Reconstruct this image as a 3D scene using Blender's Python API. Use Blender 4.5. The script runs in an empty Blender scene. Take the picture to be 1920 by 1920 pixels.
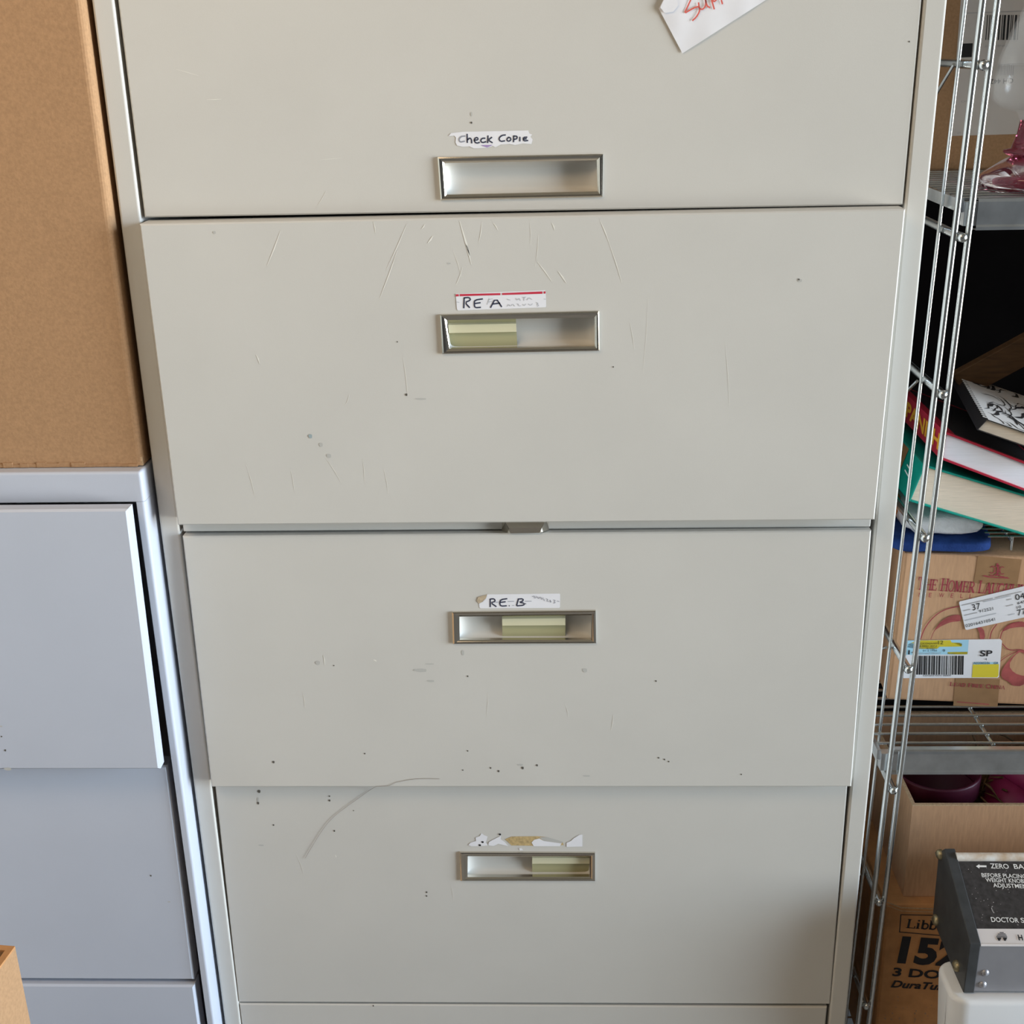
import bpy, bmesh, math, random
from mathutils import Vector as V, Matrix, noise
random.seed(7)
sc = bpy.context.scene
COL = sc.collection
ZO = 1.28                     # height of the seam under the top drawer above the floor

# ------------------------------------------------------------------ camera
F = 2303.807
YAW, PITCH, ROLL = -0.034987, -0.365012, -0.020114
CAM = V((0.028868, -1.166191, 0.149648 + ZO))
d_ = V((math.sin(YAW)*math.cos(PITCH), math.cos(YAW)*math.cos(PITCH), math.sin(PITCH)))
r0 = V((math.cos(YAW), -math.sin(YAW), 0)); u0 = r0.cross(d_)
r_ = r0*math.cos(ROLL) + u0*math.sin(ROLL); u_ = u0*math.cos(ROLL) - r0*math.sin(ROLL)
cd = bpy.data.cameras.new('camera'); cam = bpy.data.objects.new('camera', cd); COL.objects.link(cam)
cd.sensor_width = 36; cd.lens = F/1920*36; cd.clip_start = .02
m = Matrix((r_, u_, -d_)).transposed().to_4x4(); m.translation = CAM
cam.matrix_world = m
sc.camera = cam

# ------------------------------------------------------------------ world, lights, exposure
w = bpy.data.worlds.new('daylight'); sc.world = w; w.use_nodes = True
nt = w.node_tree; nt.nodes.clear()
def N(t, **k):
    n = nt.nodes.new(t)
    for a, v in k.items(): setattr(n, a, v)
    return n
def mth(op, a, b=None, clamp=False):
    n = N('ShaderNodeMath', operation=op, use_clamp=clamp)
    for i_, x in enumerate((a, b)):
        if x is None: continue
        if isinstance(x, (int, float)): n.inputs[i_].default_value = x
        else: nt.links.new(x, n.inputs[i_])
    return n.outputs[0]
def ramp(x, a, b):
    n = N('ShaderNodeMapRange', interpolation_type='SMOOTHSTEP'); n.inputs[1].default_value = a; n.inputs[2].default_value = b; nt.links.new(x, n.inputs[0]); return n.outputs[0]
tc = N('ShaderNodeTexCoord'); sep = N('ShaderNodeSeparateXYZ'); nt.links.new(tc.outputs['Generated'], sep.inputs[0])
SX, SY, SZ = sep.outputs
# indoor surroundings: warm above, greyer below
rp = N('ShaderNodeValToRGB'); nt.links.new(ramp(SZ, -.6, .6), rp.inputs[0])
rp.color_ramp.elements[0].color = (.27, .275, .28, 1); rp.color_ramp.elements[1].color = (1.0, .86, .64, 1)
e = rp.color_ramp.elements.new(.5); e.color = (.60, .60, .60, 1)
# daylight outside the open side of the garage, seen low along the horizon to the right
az0 = math.atan2(-.275, .96); flat = mth('SQRT', mth('ADD', mth('MULTIPLY', SX, SX), mth('MULTIPLY', SY, SY)))
dota = mth('DIVIDE', mth('ADD', mth('MULTIPLY', SX, math.cos(az0)), mth('MULTIPLY', SY, math.sin(az0))), flat)
lobe = mth('MULTIPLY', ramp(dota, math.cos(math.radians(14)), math.cos(math.radians(6))), mth('MULTIPLY', ramp(SZ, -.42, -.15), ramp(SZ, .44, .18)))
rp2 = N('ShaderNodeValToRGB'); nt.links.new(ramp(SZ, -.16, .16), rp2.inputs[0])
rp2.color_ramp.elements[0].color = (.96, .945, .86, 1); rp2.color_ramp.elements[1].color = (.74, .92, 1.10, 1)
bg = N('ShaderNodeBackground'); bg.inputs[1].default_value = .13; nt.links.new(rp.outputs[0], bg.inputs[0])
bg2 = N('ShaderNodeBackground'); nt.links.new(rp2.outputs[0], bg2.inputs[0]); nt.links.new(mth('MULTIPLY', lobe, 32.0), bg2.inputs[1])
ads = N('ShaderNodeAddShader'); ow = N('ShaderNodeOutputWorld')
nt.links.new(bg.outputs[0], ads.inputs[0]); nt.links.new(bg2.outputs[0], ads.inputs[1]); nt.links.new(ads.outputs[0], ow.inputs[0])
def lamp(name, kind, loc, direction, energy, color, **kw):
    l = bpy.data.lights.new(name, kind); l.energy = energy; l.color = color
    for k, v in kw.items(): setattr(l, k, v)
    o = bpy.data.objects.new(name, l); COL.objects.link(o); o.location = loc
    o.rotation_euler = V(direction).to_track_quat('-Z', 'Y').to_euler(); return o
lamp('warm_fill_light', 'AREA', (-.8, -1.0, 2.45), (.3, .5, -1), 11.5, (1.0, .74, .48), shape='RECTANGLE', size=1.2, size_y=.3)  # added warm fill for the upper left, not a known lamp
vs = sc.view_settings
vs.view_transform = 'Standard'; vs.look = 'None'; vs.gamma = 1; vs.use_curve_mapping = False; vs.exposure = .08

# ------------------------------------------------------------------ helpers
def ray(px, py): return d_*F + r_*(px-960) + u_*(960-py)
def at(px, py, Y):
    v = ray(px, py); return CAM + v*((Y-CAM.y)/v.y)
def atx(px, py, X):
    v = ray(px, py); return CAM + v*((X-CAM.x)/v.x)
def atz(px, py, Z):
    v = ray(px, py); return CAM + v*((Z-CAM.z)/v.z)
class Plane:
    """a face of a thing: turns picture points into points on that face, lifted a little off it"""
    def __init__(s, p, n):
        s.p = V(p); s.n = V(n).normalized()
        if s.n.dot(CAM-s.p) < 0: s.n = -s.n
    def __call__(s, px, py, off=0):
        v = ray(px, py); q = s.p + s.n*off
        return CAM + v*((q-CAM).dot(s.n)/v.dot(s.n))

def mat(name, col, rough=.5, metal=0, spec=.5, noise_amt=0, noise_scale=60, bump=0, bump_scale=200, trans=0, col2=None, stretch=None, ior=1.45, alpha=1, coat=0):
    m = bpy.data.materials.new(name); m.use_nodes = True; t = m.node_tree
    b = t.nodes['Principled BSDF']
    b.inputs['Base Color'].default_value = (*col, 1); b.inputs['Roughness'].default_value = rough
    b.inputs['Metallic'].default_value = metal; b.inputs['Specular IOR Level'].default_value = spec
    b.inputs['Transmission Weight'].default_value = trans; b.inputs['IOR'].default_value = ior
    b.inputs['Alpha'].default_value = alpha; b.inputs['Coat Weight'].default_value = coat
    if noise_amt or bump:
        tc = t.nodes.new('ShaderNodeTexCoord'); mp = t.nodes.new('ShaderNodeMapping')
        t.links.new(tc.outputs['Object'], mp.inputs[0])
        if stretch: mp.inputs['Scale'].default_value = stretch
    if noise_amt:
        n = t.nodes.new('ShaderNodeTexNoise'); n.inputs['Scale'].default_value = noise_scale; n.inputs['Detail'].default_value = 5
        t.links.new(mp.outputs[0], n.inputs['Vector'])
        mx = t.nodes.new('ShaderNodeMix'); mx.data_type = 'RGBA'
        c2 = col2 or tuple(c*(1-noise_amt) for c in col)
        c1 = col if col2 else tuple(min(1, c*(1+noise_amt)) for c in col)
        mx.inputs[6].default_value = (*c1, 1); mx.inputs[7].default_value = (*c2, 1)
        mrn = t.nodes.new('ShaderNodeMapRange'); mrn.inputs[1].default_value = .3; mrn.inputs[2].default_value = .7
        t.links.new(n.outputs[0], mrn.inputs[0]); t.links.new(mrn.outputs[0], mx.inputs[0]); t.links.new(mx.outputs[2], b.inputs['Base Color'])
    if bump:
        n2 = t.nodes.new('ShaderNodeTexNoise'); n2.inputs['Scale'].default_value = bump_scale; n2.inputs['Detail'].default_value = 4
        t.links.new(mp.outputs[0], n2.inputs['Vector'])
        bp = t.nodes.new('ShaderNodeBump'); bp.inputs['Strength'].default_value = bump; bp.inputs['Distance'].default_value = .001
        t.links.new(n2.outputs[0], bp.inputs['Height']); t.links.new(bp.outputs[0], b.inputs['Normal'])
    return m
M = {}
M['putty'] = mat('putty enamel', (.60, .584, .548), .46, 0, .45, .02, 9, .05, 900)
M['blue_grey'] = mat('blue grey enamel', (.52, .55, .63), .42, 0, .45, .02, 9, .05, 900)
M['chrome'] = mat('chrome', (.68, .645, .58), .10, 1)
M['zinc'] = mat('zinc plated wire', (.62, .64, .64), .24, 1, .5, .05, 120)
M['galv'] = mat('galvanised channel', (.62, .65, .68), .3, 1, .5, .14, 40)
M['dark'] = mat('dark inside', (.012, .010, .010), .9)
M['scratch'] = mat('scratched enamel', (.80, .785, .73), .6)
M['spot'] = mat('dark speck', (.10, .09, .075), .8)
M['smudge'] = mat('grey smudge', (.48, .475, .45), .7)
M['bluemark'] = mat('blue ink mark', (.33, .40, .42), .7)
M['paper'] = mat('white paper', (.80, .80, .84), .75, 0, .3, .02, 40)
M['ink'] = mat('dark ink', (.035, .04, .075), .7)
M['inkgrey'] = mat('faded ink', (.30, .31, .36), .8)
M['pencil'] = mat('pencil', (.52, .53, .57), .8)
M['redprint'] = mat('red print', (.56, .035, .07), .6)
M['redpen'] = mat('red pen', (.68, .13, .10), .7)
M['purple'] = mat('purple smear', (.36, .26, .50), .8)
M['glue'] = mat('yellowed glue', (.50, .37, .18), .7, 0, .3, .25, 300)
M['tan'] = mat('torn paper', (.47, .38, .27), .9, 0, .2, .3, 300)
M['insert'] = mat('yellowed plastic', (.66, .63, .44), .35, 0, .5)
M['insert_dark'] = mat('yellowed plastic window', (.40, .38, .22), .3, 0, .5)
M['card'] = mat('brown cardboard', (.40, .235, .125), .85, 0, .2, .10, 350, .1, 500)
M['card2'] = mat('light cardboard', (.54, .32, .185), .85, 0, .2, .08, 120, .1, 400, stretch=(3, 3, .4))
M['card3'] = mat('orange brown cardboard', (.50, .245, .10), .85, 0, .2, .12, 60, .12, 300)
M['card_edge'] = mat('cut cardboard edge', (.52, .36, .22), .9, 0, .2, .2, 400)
M['tape'] = mat('parcel tape', (.33, .19, .095), .3, 0, .5, .1, 60)
M['burg'] = mat('burgundy print', (.33, .045, .06), .7)
M['burg2'] = mat('faded burgundy print', (.38, .09, .085), .7, 0, .3, .3, 60)
M['black'] = mat('black print', (.016, .015, .017), .6)
M['yellow'] = mat('yellow print', (.72, .60, .04), .6)
M['ltblue'] = mat('light blue print', (.38, .66, .82), .6)
M['greyprint'] = mat('grey print', (.42, .40, .40), .7)
M['shiplabel'] = mat('shipping label', (.60, .555, .52), .7, 0, .3, .03, 30)
M['bookgreen'] = mat('green book cloth', (.0, .26, .20), .4, 0, .5, .1, 80)
M['pages'] = mat('cream page edges', (.66, .56, .45), .9, 0, .2, .10, 300, .3, 600, stretch=(.15, .15, 5))
M['pageswhite'] = mat('white page edges', (.74, .74, .80), .9, 0, .2, .05, 300, .3, 600, stretch=(.15, .15, 5))
M['bookred'] = mat('red dust jacket', (.42, .02, .045), .35)
M['jacketblack'] = mat('black jacket', (.02, .018, .02), .35)
M['gold'] = mat('yellow orange lettering', (.72, .36, .03), .5)
M['picture'] = mat('painted picture', (.22, .17, .07), .5, 0, .5, .6, 60, col2=(.30, .10, .05))
M['towel'] = mat('white terry', (.82, .83, .88), .95, 0, .1, .05, 200, .9, 700)
M['bluecloth'] = mat('blue cloth', (.020, .050, .19), .9, 0, .1, .2, 80, .5, 500)
M['orange'] = mat('orange cloth', (.78, .30, .12), .9, 0, .1, .1, 90)
M['sheet'] = mat('printed cover sheet', (.62, .60, .59), .6)
M['wood'] = mat('wood board', (.085, .04, .014), .6, 0, .4, .25, 30, stretch=(1, 1, 8))
M['glass'] = mat('clear glass', (.62, .60, .58), .06, 0, .8, alpha=.10)
M['pinkglass'] = mat('pink glass', (.42, .09, .14), .05, 0, .5, trans=.75, ior=1.35)
M['fuchsia'] = mat('fuchsia plastic', (.24, .014, .085), .5)
M['soil'] = mat('dried stems', (.14, .09, .05), .95, 0, .1, .5, 90)
M['blackplastic'] = mat('black plastic plate', (.05, .053, .056), .45, 0, .4, .2, 60)
M['panelblack'] = mat('black scale face', (.05, .047, .048), .4, 0, .4, .3, 200)
M['silver'] = mat('silver enamel', (.36, .36, .39), .38, .5, .5, .05, 30)
M['silverlight'] = mat('pale strip', (.74, .70, .70), .4)
M['whiteprint'] = mat('white print', (.85, .85, .84), .6)
M['brass'] = mat('dull brass screw', (.34, .29, .18), .42, .8, .5, .3, 200)
M['whiterod'] = mat('worn white rod', (.78, .77, .74), .35, 0, .5, .25, 90, col2=(.55, .42, .30))
M['whiteplastic'] = mat('white plastic', (.87, .885, .91), .35, 0, .5)
M['hair'] = mat('hair', (.22, .16, .12), .6)
M['concrete'] = mat('concrete', (.34, .33, .32), .9, 0, .3, .12, 8, .3, 60)
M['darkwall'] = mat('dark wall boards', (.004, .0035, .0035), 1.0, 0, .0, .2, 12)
M['plaster'] = mat('plaster', (.55, .52, .46), .9, 0, .2, .04, 8)
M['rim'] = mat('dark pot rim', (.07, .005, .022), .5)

class MB:
    def __init__(s): s.v = []; s.f = []; s.m = []; s.sm = []; s.mats = []
    def mi(s, m):
        m = M[m] if isinstance(m, str) else m
        if m not in s.mats: s.mats.append(m)
        return s.mats.index(m)
    def add(s, vs, fs, m, smooth=False):
        b = len(s.v); s.v += [V(p) for p in vs]; k = s.mi(m)
        for f in fs: s.f.append([i+b for i in f]); s.m.append(k); s.sm.append(smooth)
        return s
    def poly(s, pts, m): return s.add(pts, [list(range(len(pts)))], m)
    def para(s, o, a, b, c, m):
        o, a, b, c = V(o), V(a), V(b), V(c)
        vs = [o, o+a, o+a+b, o+b, o+c, o+a+c, o+a+b+c, o+b+c]
        fs = [(0, 3, 2, 1), (4, 5, 6, 7), (0, 1, 5, 4), (1, 2, 6, 5), (2, 3, 7, 6), (3, 0, 4, 7)]
        if a.cross(b).dot(c) < 0: fs = [f[::-1] for f in fs]
        return s.add(vs, fs, m)
    def box(s, x0, x1, y0, y1, z0, z1, m): return s.para((x0, y0, z0), (x1-x0, 0, 0), (0, y1-y0, 0), (0, 0, z1-z0), m)
    def tube(s, pts, r, m, seg=10, cap=True):
        pts = [V(p) for p in pts]; n = len(pts); rr = r if isinstance(r, (list, tuple)) else [r]*n
        vs = []; fs = []; ref = None
        for i, p in enumerate(pts):
            t = (pts[min(i+1, n-1)]-pts[max(i-1, 0)]).normalized()
            if ref is None: ref = t.orthogonal().normalized()
            a = (ref - t*ref.dot(t)).normalized(); ref = a; b = t.cross(a)
            for k in range(seg):
                q = 2*math.pi*k/seg; vs.append(p + (a*math.cos(q)+b*math.sin(q))*rr[i])
        for i in range(n-1):
            for k in range(seg):
                k2 = (k+1) % seg; fs.append((i*seg+k, i*seg+k2, (i+1)*seg+k2, (i+1)*seg+k))
        s.add(vs, fs, m, True)
        if cap: s.add(vs[:seg], [list(range(seg))[::-1]], m); s.add(vs[-seg:], [list(range(seg))], m)
        return s
    def lathe(s, prof, o, m, axis=(0, 0, 1), seg=40):
        o = V(o); ax = V(axis).normalized(); a = ax.orthogonal().normalized(); b = ax.cross(a); vs = []; fs = []
        for r, h in prof:
            for k in range(seg):
                q = 2*math.pi*k/seg; vs.append(o + ax*h + (a*math.cos(q)+b*math.sin(q))*r)
        for i in range(len(prof)-1):
            for k in range(seg):
                k2 = (k+1) % seg; fs.append((i*seg+k, i*seg+k2, (i+1)*seg+k2, (i+1)*seg+k))
        return s.add(vs, fs, m, True)
    def ribbon(s, pts, wd, m, n):
        """a flat drawn line through 3-D points lying on a face with normal n"""
        pts = [V(p) for p in pts]; n = V(n).normalized(); N = len(pts); L = []; R = []
        ww = wd if isinstance(wd, (list, tuple)) else [wd]*N
        for i, p in enumerate(pts):
            t = (pts[min(i+1, N-1)]-pts[max(i-1, 0)])
            if t.length < 1e-9: t = V((1, 0, 0))
            sd = n.cross(t.normalized()).normalized()*ww[i]/2
            L.append(p+sd); R.append(p-sd)
        return s.add(L+R, [(i, N+i, N+i+1, i+1) for i in range(N-1)], m)
    def text(s, txt, o, ux, uy, m, bold=0, shear=0):
        vs, fs = text2d(txt, bold, shear)
        return s.add([V(o)+V(ux)*x+V(uy)*y for x, y in vs], fs, m)
    def build(s, name, parent=None, bevel=0, seg=2, smooth=False):
        me = bpy.data.meshes.new(name); org = ORG.get(parent.name if parent else None, V())
        me.from_pydata([tuple(p) for p in s.v], [], s.f)
        for mm in s.mats: me.materials.append(mm)
        for p, k, q in zip(me.polygons, s.m, s.sm): p.material_index = k; p.use_smooth = q or smooth
        me.validate(); me.update()
        o = bpy.data.objects.new(name, me); COL.objects.link(o)
        if parent:
            o.parent = parent
            root = parent
            while root.parent: root = root.parent
            me.transform(Matrix.Translation(-root.location))
        else:
            c = sum((v.co for v in me.vertices), V())/max(1, len(me.vertices)); c.z = min(v.co.z for v in me.vertices)
            me.transform(Matrix.Translation(-c)); o.location = c
        if bevel:
            b = o.modifiers.new('bevel', 'BEVEL'); b.width = bevel; b.segments = seg; b.limit_method = 'ANGLE'; b.angle_limit = math.radians(40)
        return o
ORG = {}
_tc = {}
def text2d(txt, bold=0, shear=0):
    key = (txt, bold, shear)
    if key not in _tc:
        def raw(t):
            c = bpy.data.curves.new('t', 'FONT'); c.body = t; c.size = 1; c.offset = bold; c.shear = shear; c.resolution_u = 3
            o = bpy.data.objects.new('t', c); COL.objects.link(o); dg = bpy.context.evaluated_depsgraph_get()
            me = bpy.data.meshes.new_from_object(o.evaluated_get(dg)); vs = [tuple(v.co)[:2] for v in me.vertices]; fs = [list(p.vertices) for p in me.polygons]
            bpy.data.objects.remove(o); bpy.data.curves.remove(c); bpy.data.meshes.remove(me); return vs, fs
        h, _ = raw('H'); y0 = min(y for _, y in h); cap = max(y for _, y in h)-y0
        vs, fs = raw(txt); x0 = min(x for x, _ in vs); x1 = max(x for x, _ in vs)
        _tc[key] = ([((x-x0)/(x1-x0), (y-y0)/cap) for x, y in vs], fs)
    return _tc[key]
def tag(o, label=None, cat=None, group=None, kind=None):
    if label: o['label'] = label
    if cat: o['category'] = cat
    if group: o['group'] = group
    if kind: o['kind'] = kind
    return o
def thing(name, loc, label, cat, group=None):
    o = bpy.data.objects.new(name, None); o.empty_display_size = .05; COL.objects.link(o); o.location = loc
    return tag(o, label, cat, group)
def ptext(mb, pl, txt, p0, p1, hpx, m, off=.0005, bold=0, shear=0):
    """lettering on a face: baseline from picture point p0 to p1, capitals hpx tall"""
    a = pl(*p0, off); b = pl(*p1, off); ux = b-a; uy = pl.n.cross(ux).normalized()
    if uy.dot(u_) < 0 and hpx > 0: uy = -uy
    t = pl(p0[0], p0[1]-abs(hpx), off); h = abs((t-a).dot(uy))
    if hpx < 0: uy = uy if uy.dot(u_) < 0 else -uy
    mb.text(txt, a, ux, uy*h, m, bold, shear)
def pstroke(mb, pl, pts, wd, m, off=.0005):
    mb.ribbon([pl(x, y, off) for x, y in smooth2(pts)], wd, m, pl.n)
def smooth2(pts, it=1):
    for _ in range(it):
        if len(pts) < 3: return pts
        q = [pts[0]]
        for a, b in zip(pts, pts[1:]):
            q += [(a[0]*.75+b[0]*.25, a[1]*.75+b[1]*.25), (a[0]*.25+b[0]*.75, a[1]*.25+b[1]*.75)]
        pts = q + [pts[-1]]
    return pts
def ppoly(mb, pl, pts, m, off=.0003): mb.poly([pl(x, y, off) for x, y in pts], m)
def zz(pts, ox, oy, s=4.8): return [(ox+x/s, oy+y/s) for x, y in pts]
def pdot(mb, pl, x, y, r, m, off=.0003, ry=None):
    ry = ry or r
    ppoly(mb, pl, [(x+r*math.cos(k*.785)*(1+.25*((k*7) % 3-1)), y+ry*math.sin(k*.785)) for k in range(8)], m, off)

# serif capitals for the carton printing: strokes as (thick?, points) in a unit box
TH, TN = .20, .085
def arc(cx, cy, rx, ry, a0, a1, n=10): return [(cx+rx*math.cos(math.radians(a0+(a1-a0)*i/n)), cy+ry*math.sin(math.radians(a0+(a1-a0)*i/n))) for i in range(n+1)]
def sv(x, a=0, b=1): return [(TH, [(x, a), (x, b)]), (TN, [(x-.17, a+.03), (x+.17, a+.03)]), (TN, [(x-.17, b-.03), (x+.17, b-.03)])]
SER = {
 'T': [(TH, [(.4, 0), (.4, 1)]), (TN, [(.22, .03), (.58, .03)]), (TN, [(0, .96), (.8, .96)]), (TN, [(.03, 1), (.03, .74)]), (TN, [(.77, 1), (.77, .74)])],
 'H': sv(.17)+sv(.73)+[(TN, [(.17, .5), (.73, .5)])],
 'E': sv(.17)+[(TN, [(.17, .96), (.68, .96)]), (TN, [(.17, .04), (.7, .04)]), (TN, [(.17, .52), (.52, .52)]), (TN, [(.68, 1), (.68, .76)]), (TN, [(.7, 0), (.7, .26)]), (TN, [(.52, .64), (.52, .4)])],
 'F': sv(.17)+[(TN, [(.17, .96), (.68, .96)]), (TN, [(.17, .52), (.52, .52)]), (TN, [(.68, 1), (.68, .76)]), (TN, [(.52, .64), (.52, .4)])],
 'L': sv(.17)+[(TN, [(.17, .04), (.7, .04)]), (TN, [(.7, 0), (.7, .28)])],
 'I': sv(.17),
 'O': [(.15, arc(.42, .5, .36, .48, 0, 360, 20))],
 'C': [(.15, arc(.42, .5, .36, .47, 45, 315, 16)), (TN, [(.7, .98), (.7, .7)])],
 'G': [(.15, arc(.42, .5, .36, .47, 45, 330, 16)), (TH, [(.74, .05), (.74, .42)]), (TN, [(.55, .42), (.9, .42)])],
 'D': sv(.17)+[(TN, [(.17, .96), (.4, .96)]), (TN, [(.17, .04), (.4, .04)]), (.16, arc(.38, .5, .36, .46, 90, -90, 12))],
 'U': [(TH, [(.17, 1), (.17, .3)])]+[(.13, arc(.45, .3, .28, .28, 180, 360, 10)), (TN, [(.73, 1), (.73, .3)]), (TN, [(0, .97), (.34, .97)]), (TN, [(.58, .97), (.88, .97)])],
 'N': [(TN, [(.15, 0), (.15, 1)]), (TH, [(.15, 1), (.75, 0)]), (TN, [(.75, 0), (.75, 1)]), (TN, [(0, .03), (.3, .03)]), (TN, [(.6, .97), (.9, .97)]), (TN, [(0, .97), (.2, .97)])],
 'A': [(TN, [(.1, 0), (.42, 1)]), (TH, [(.42, 1), (.76, 0)]), (TN, [(.2, .36), (.62, .36)]), (TN, [(-.02, .03), (.24, .03)]), (TN, [(.6, .03), (.92, .03)])],
 'R': sv(.17)+[(TN, [(.17, .96), (.42, .96)]), (TN, [(.17, .5), (.42, .5)]), (.16, arc(.42, .73, .26, .23, 90, -90, 8)), (TH, [(.4, .5), (.76, .03)]), (TN, [(.66, .03), (.9, .03)])],
 'M': [(TN, [(.14, 0), (.14, 1)]), (TH, [(.14, 1), (.5, .05)]), (TN, [(.5, .05), (.86, 1)]), (TH, [(.86, 1), (.86, 0)]), (TN, [(0, .03), (.3, .03)]), (TN, [(.7, .03), (1.02, .03)])],
 'i': [(TH, [(.17, 0), (.17, .64)]), (TN, [(.02, .03), (.34, .03)]), (TN, [(.02, .62), (.17, .62)]), (TH, [(.17, .82), (.17, .97)])],
 'b': [(TH, [(.15, 0), (.15, 1)]), (TN, [(.0, .97), (.15, .97)]), (.15, arc(.36, .33, .24, .3, 140, -140, 12))],
 ' ': []}
SW = {'I': .38, 'M': 1.08, 'i': .40, ' ': .45, 'L': .78, 'E': .80, 'F': .76, 'b': .66}
def serif(mb, pl, txt, p0, p1, hpx, m, caps=(), off=.0005):
    a = pl(*p0, off); b = pl(*p1, off); ux = (b-a); W = ux.length; ux.normalize(); uy = pl.n.cross(ux).normalized()
    if uy.dot(u_) < 0: uy = -uy
    h = abs((pl(p0[0], p0[1]-hpx, off)-a).dot(uy))
    hs = [1.0 if (not caps or i in caps) else .87 for i in range(len(txt))]
    tot = sum(SW.get(c, .88)*k for c, k in zip(txt, hs)); x = 0
    for c, k in zip(txt, hs):
        for wd, pts in SER[c]:
            q = [a + ux*((x+px*k)/tot*W) + uy*(py*h*k) for px, py in pts]
            mb.ribbon(q, wd*W/tot*.9 if abs(pts[0][0]-pts[-1][0]) < .02 else wd*h*.75, m, pl.n)
        x += SW.get(c, .88)*k

def up_edge(e): return abs(e.verts[0].co.z-e.verts[1].co.z) > .01
def top_edge(e, z): return all(abs(v.co.z-z) < 1e-5 for v in e.verts)
def rbox(mb, x0, x1, y0, y1, z0, z1, m, r, sel, seg=4):
    bm = bmesh.new(); bmesh.ops.create_cube(bm, size=1)
    for v in bm.verts: v.co = V((x0+(v.co.x+.5)*(x1-x0), y0+(v.co.y+.5)*(y1-y0), z0+(v.co.z+.5)*(z1-z0)))
    bmesh.ops.bevel(bm, geom=[e for e in bm.edges if sel(e)], offset=r, segments=seg, affect='EDGES', profile=.5)
    bm.verts.index_update()
    for f in bm.faces: mb.add([v.co.copy() for v in f.verts], [list(range(len(f.verts)))], m, False)
    bm.free()

# ------------------------------------------------------------------ the setting
def struct(name, mb, **k): o = mb.build(name, None, **k); o['kind'] = 'structure'; return o
struct('floor', MB().box(-3.2, 4.2, -4.0, .75, -.1, 0, 'concrete'))
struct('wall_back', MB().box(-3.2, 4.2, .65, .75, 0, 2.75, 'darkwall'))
struct('wall_left', MB().box(-3.3, -3.2, -4.0, .75, 0, 2.75, 'plaster'))
struct('ceiling', MB().box(-3.3, 4.2, -4.0, .75, 2.75, 2.85, 'plaster'))

# ------------------------------------------------------------------ drawer fronts
def front_panel(mb, TL, TR, BR, BL, m, hole=None, depth=.018, ch=.0014, back=True):
    """pressed steel front: face with a chamfered rim, returned edges and an optional opening (4 points)"""
    TL, TR, BR, BL = map(V, (TL, TR, BR, BL)); n = (BL-TL).cross(TR-TL).normalized()
    if n.y > 0: n = -n
    c = (TL+TR+BR+BL)/4; cor = [TL, TR, BR, BL]
    ins = []
    for i, p in enumerate(cor):
        a = (cor[(i+1) % 4]-p).normalized(); b = (cor[i-1]-p).normalized(); ins.append(p+(a+b)*ch)
    rim = [p-n*ch for p in cor]; bk = [p-n*depth for p in cor]
    if hole:
        H = [V(h) for h in hole]
        for i in range(4): mb.poly([ins[i], ins[(i+1) % 4], H[(i+1) % 4], H[i]][::-1], m)
        hb = [h-n*.002 for h in H]
        for i in range(4): mb.poly([H[i], H[(i+1) % 4], hb[(i+1) % 4], hb[i]], m)
    else: mb.poly(ins[::-1], m)
    for i in range(4):
        j = (i+1) % 4
        mb.poly([ins[i], ins[j], rim[j], rim[i]], m); mb.poly([rim[i], rim[j], bk[j], bk[i]], m)
    if back: mb.poly(bk, 'dark')
    return Plane(c, n)

def pull(drawer, pl, outer, inner, insert=None):
    O = [pl(x, y) for x, y in outer]; I = [pl(x, y) for x, y in inner]; n = pl.n
    b = MB(); c = sum(O, V())/4
    R = [[p + (q-p)*t_ + n*h for p, q in zip(O, I)] for t_, h in ((0, 0), (.07, .0022), (.35, .0027), (.75, .0024), (1.0, .0018), (1.36, .0007), (1.38, -.004))]
    for a, bb in zip(R, R[1:]):
        for i in range(4):
            j = (i+1) % 4; b.poly([a[i], a[j], bb[j], bb[i]][::-1], 'chrome')
    fr = b.build('pull_frame', drawer)
    fr['label'] = 'chrome bezel around the recessed pull'
    cup = MB(); nu, nv, D = 40, 14, .010; vs = []; fs = []
    for j in range(nv+1):
        for i in range(nu+1):
            u, v = i/nu, j/nv
            u = .5-.5*math.cos(math.pi*u); v = .5-.5*math.cos(math.pi*v)
            p = I[0].lerp(I[1], u).lerp(I[3].lerp(I[2], u), v)
            p = p + (p-c)*.012
            dd = D*(1-abs(2*u-1)**14)*(1-abs(2*v-1)**10)
            vs.append(p - n*(.0035+dd))
    for j in range(nv):
        for i in range(nu):
            k = j*(nu+1)+i; fs.append((k, k+nu+1, k+nu+2, k+1))
    cup.add(vs, fs, 'putty', True); cup.build('pull_cup', drawer)
    if insert:
        x0, x1 = insert; ins = MB()
        def q(u, v, dep): return I[0].lerp(I[1], u).lerp(I[3].lerp(I[2], u), v) - n*dep
        prof = [(.02, .006, 'insert_dark'), (.20, .0075, 'insert'), (.24, .0045, 'insert'), (.50, .0045, 'insert_dark'), (.53, .0075, 'insert_dark'), (.97, .0085, 'insert_dark')]
        for (v0, d0, m0), (v1, d1, _) in zip(prof, prof[1:]):
            ins.poly([q(x0, v0, d0), q(x0, v1, d1), q(x1, v1, d1), q(x1, v0, d0)], m0)
        o = ins.build('card_insert', drawer); o['label'] = 'yellowed plastic card holder'

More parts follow.
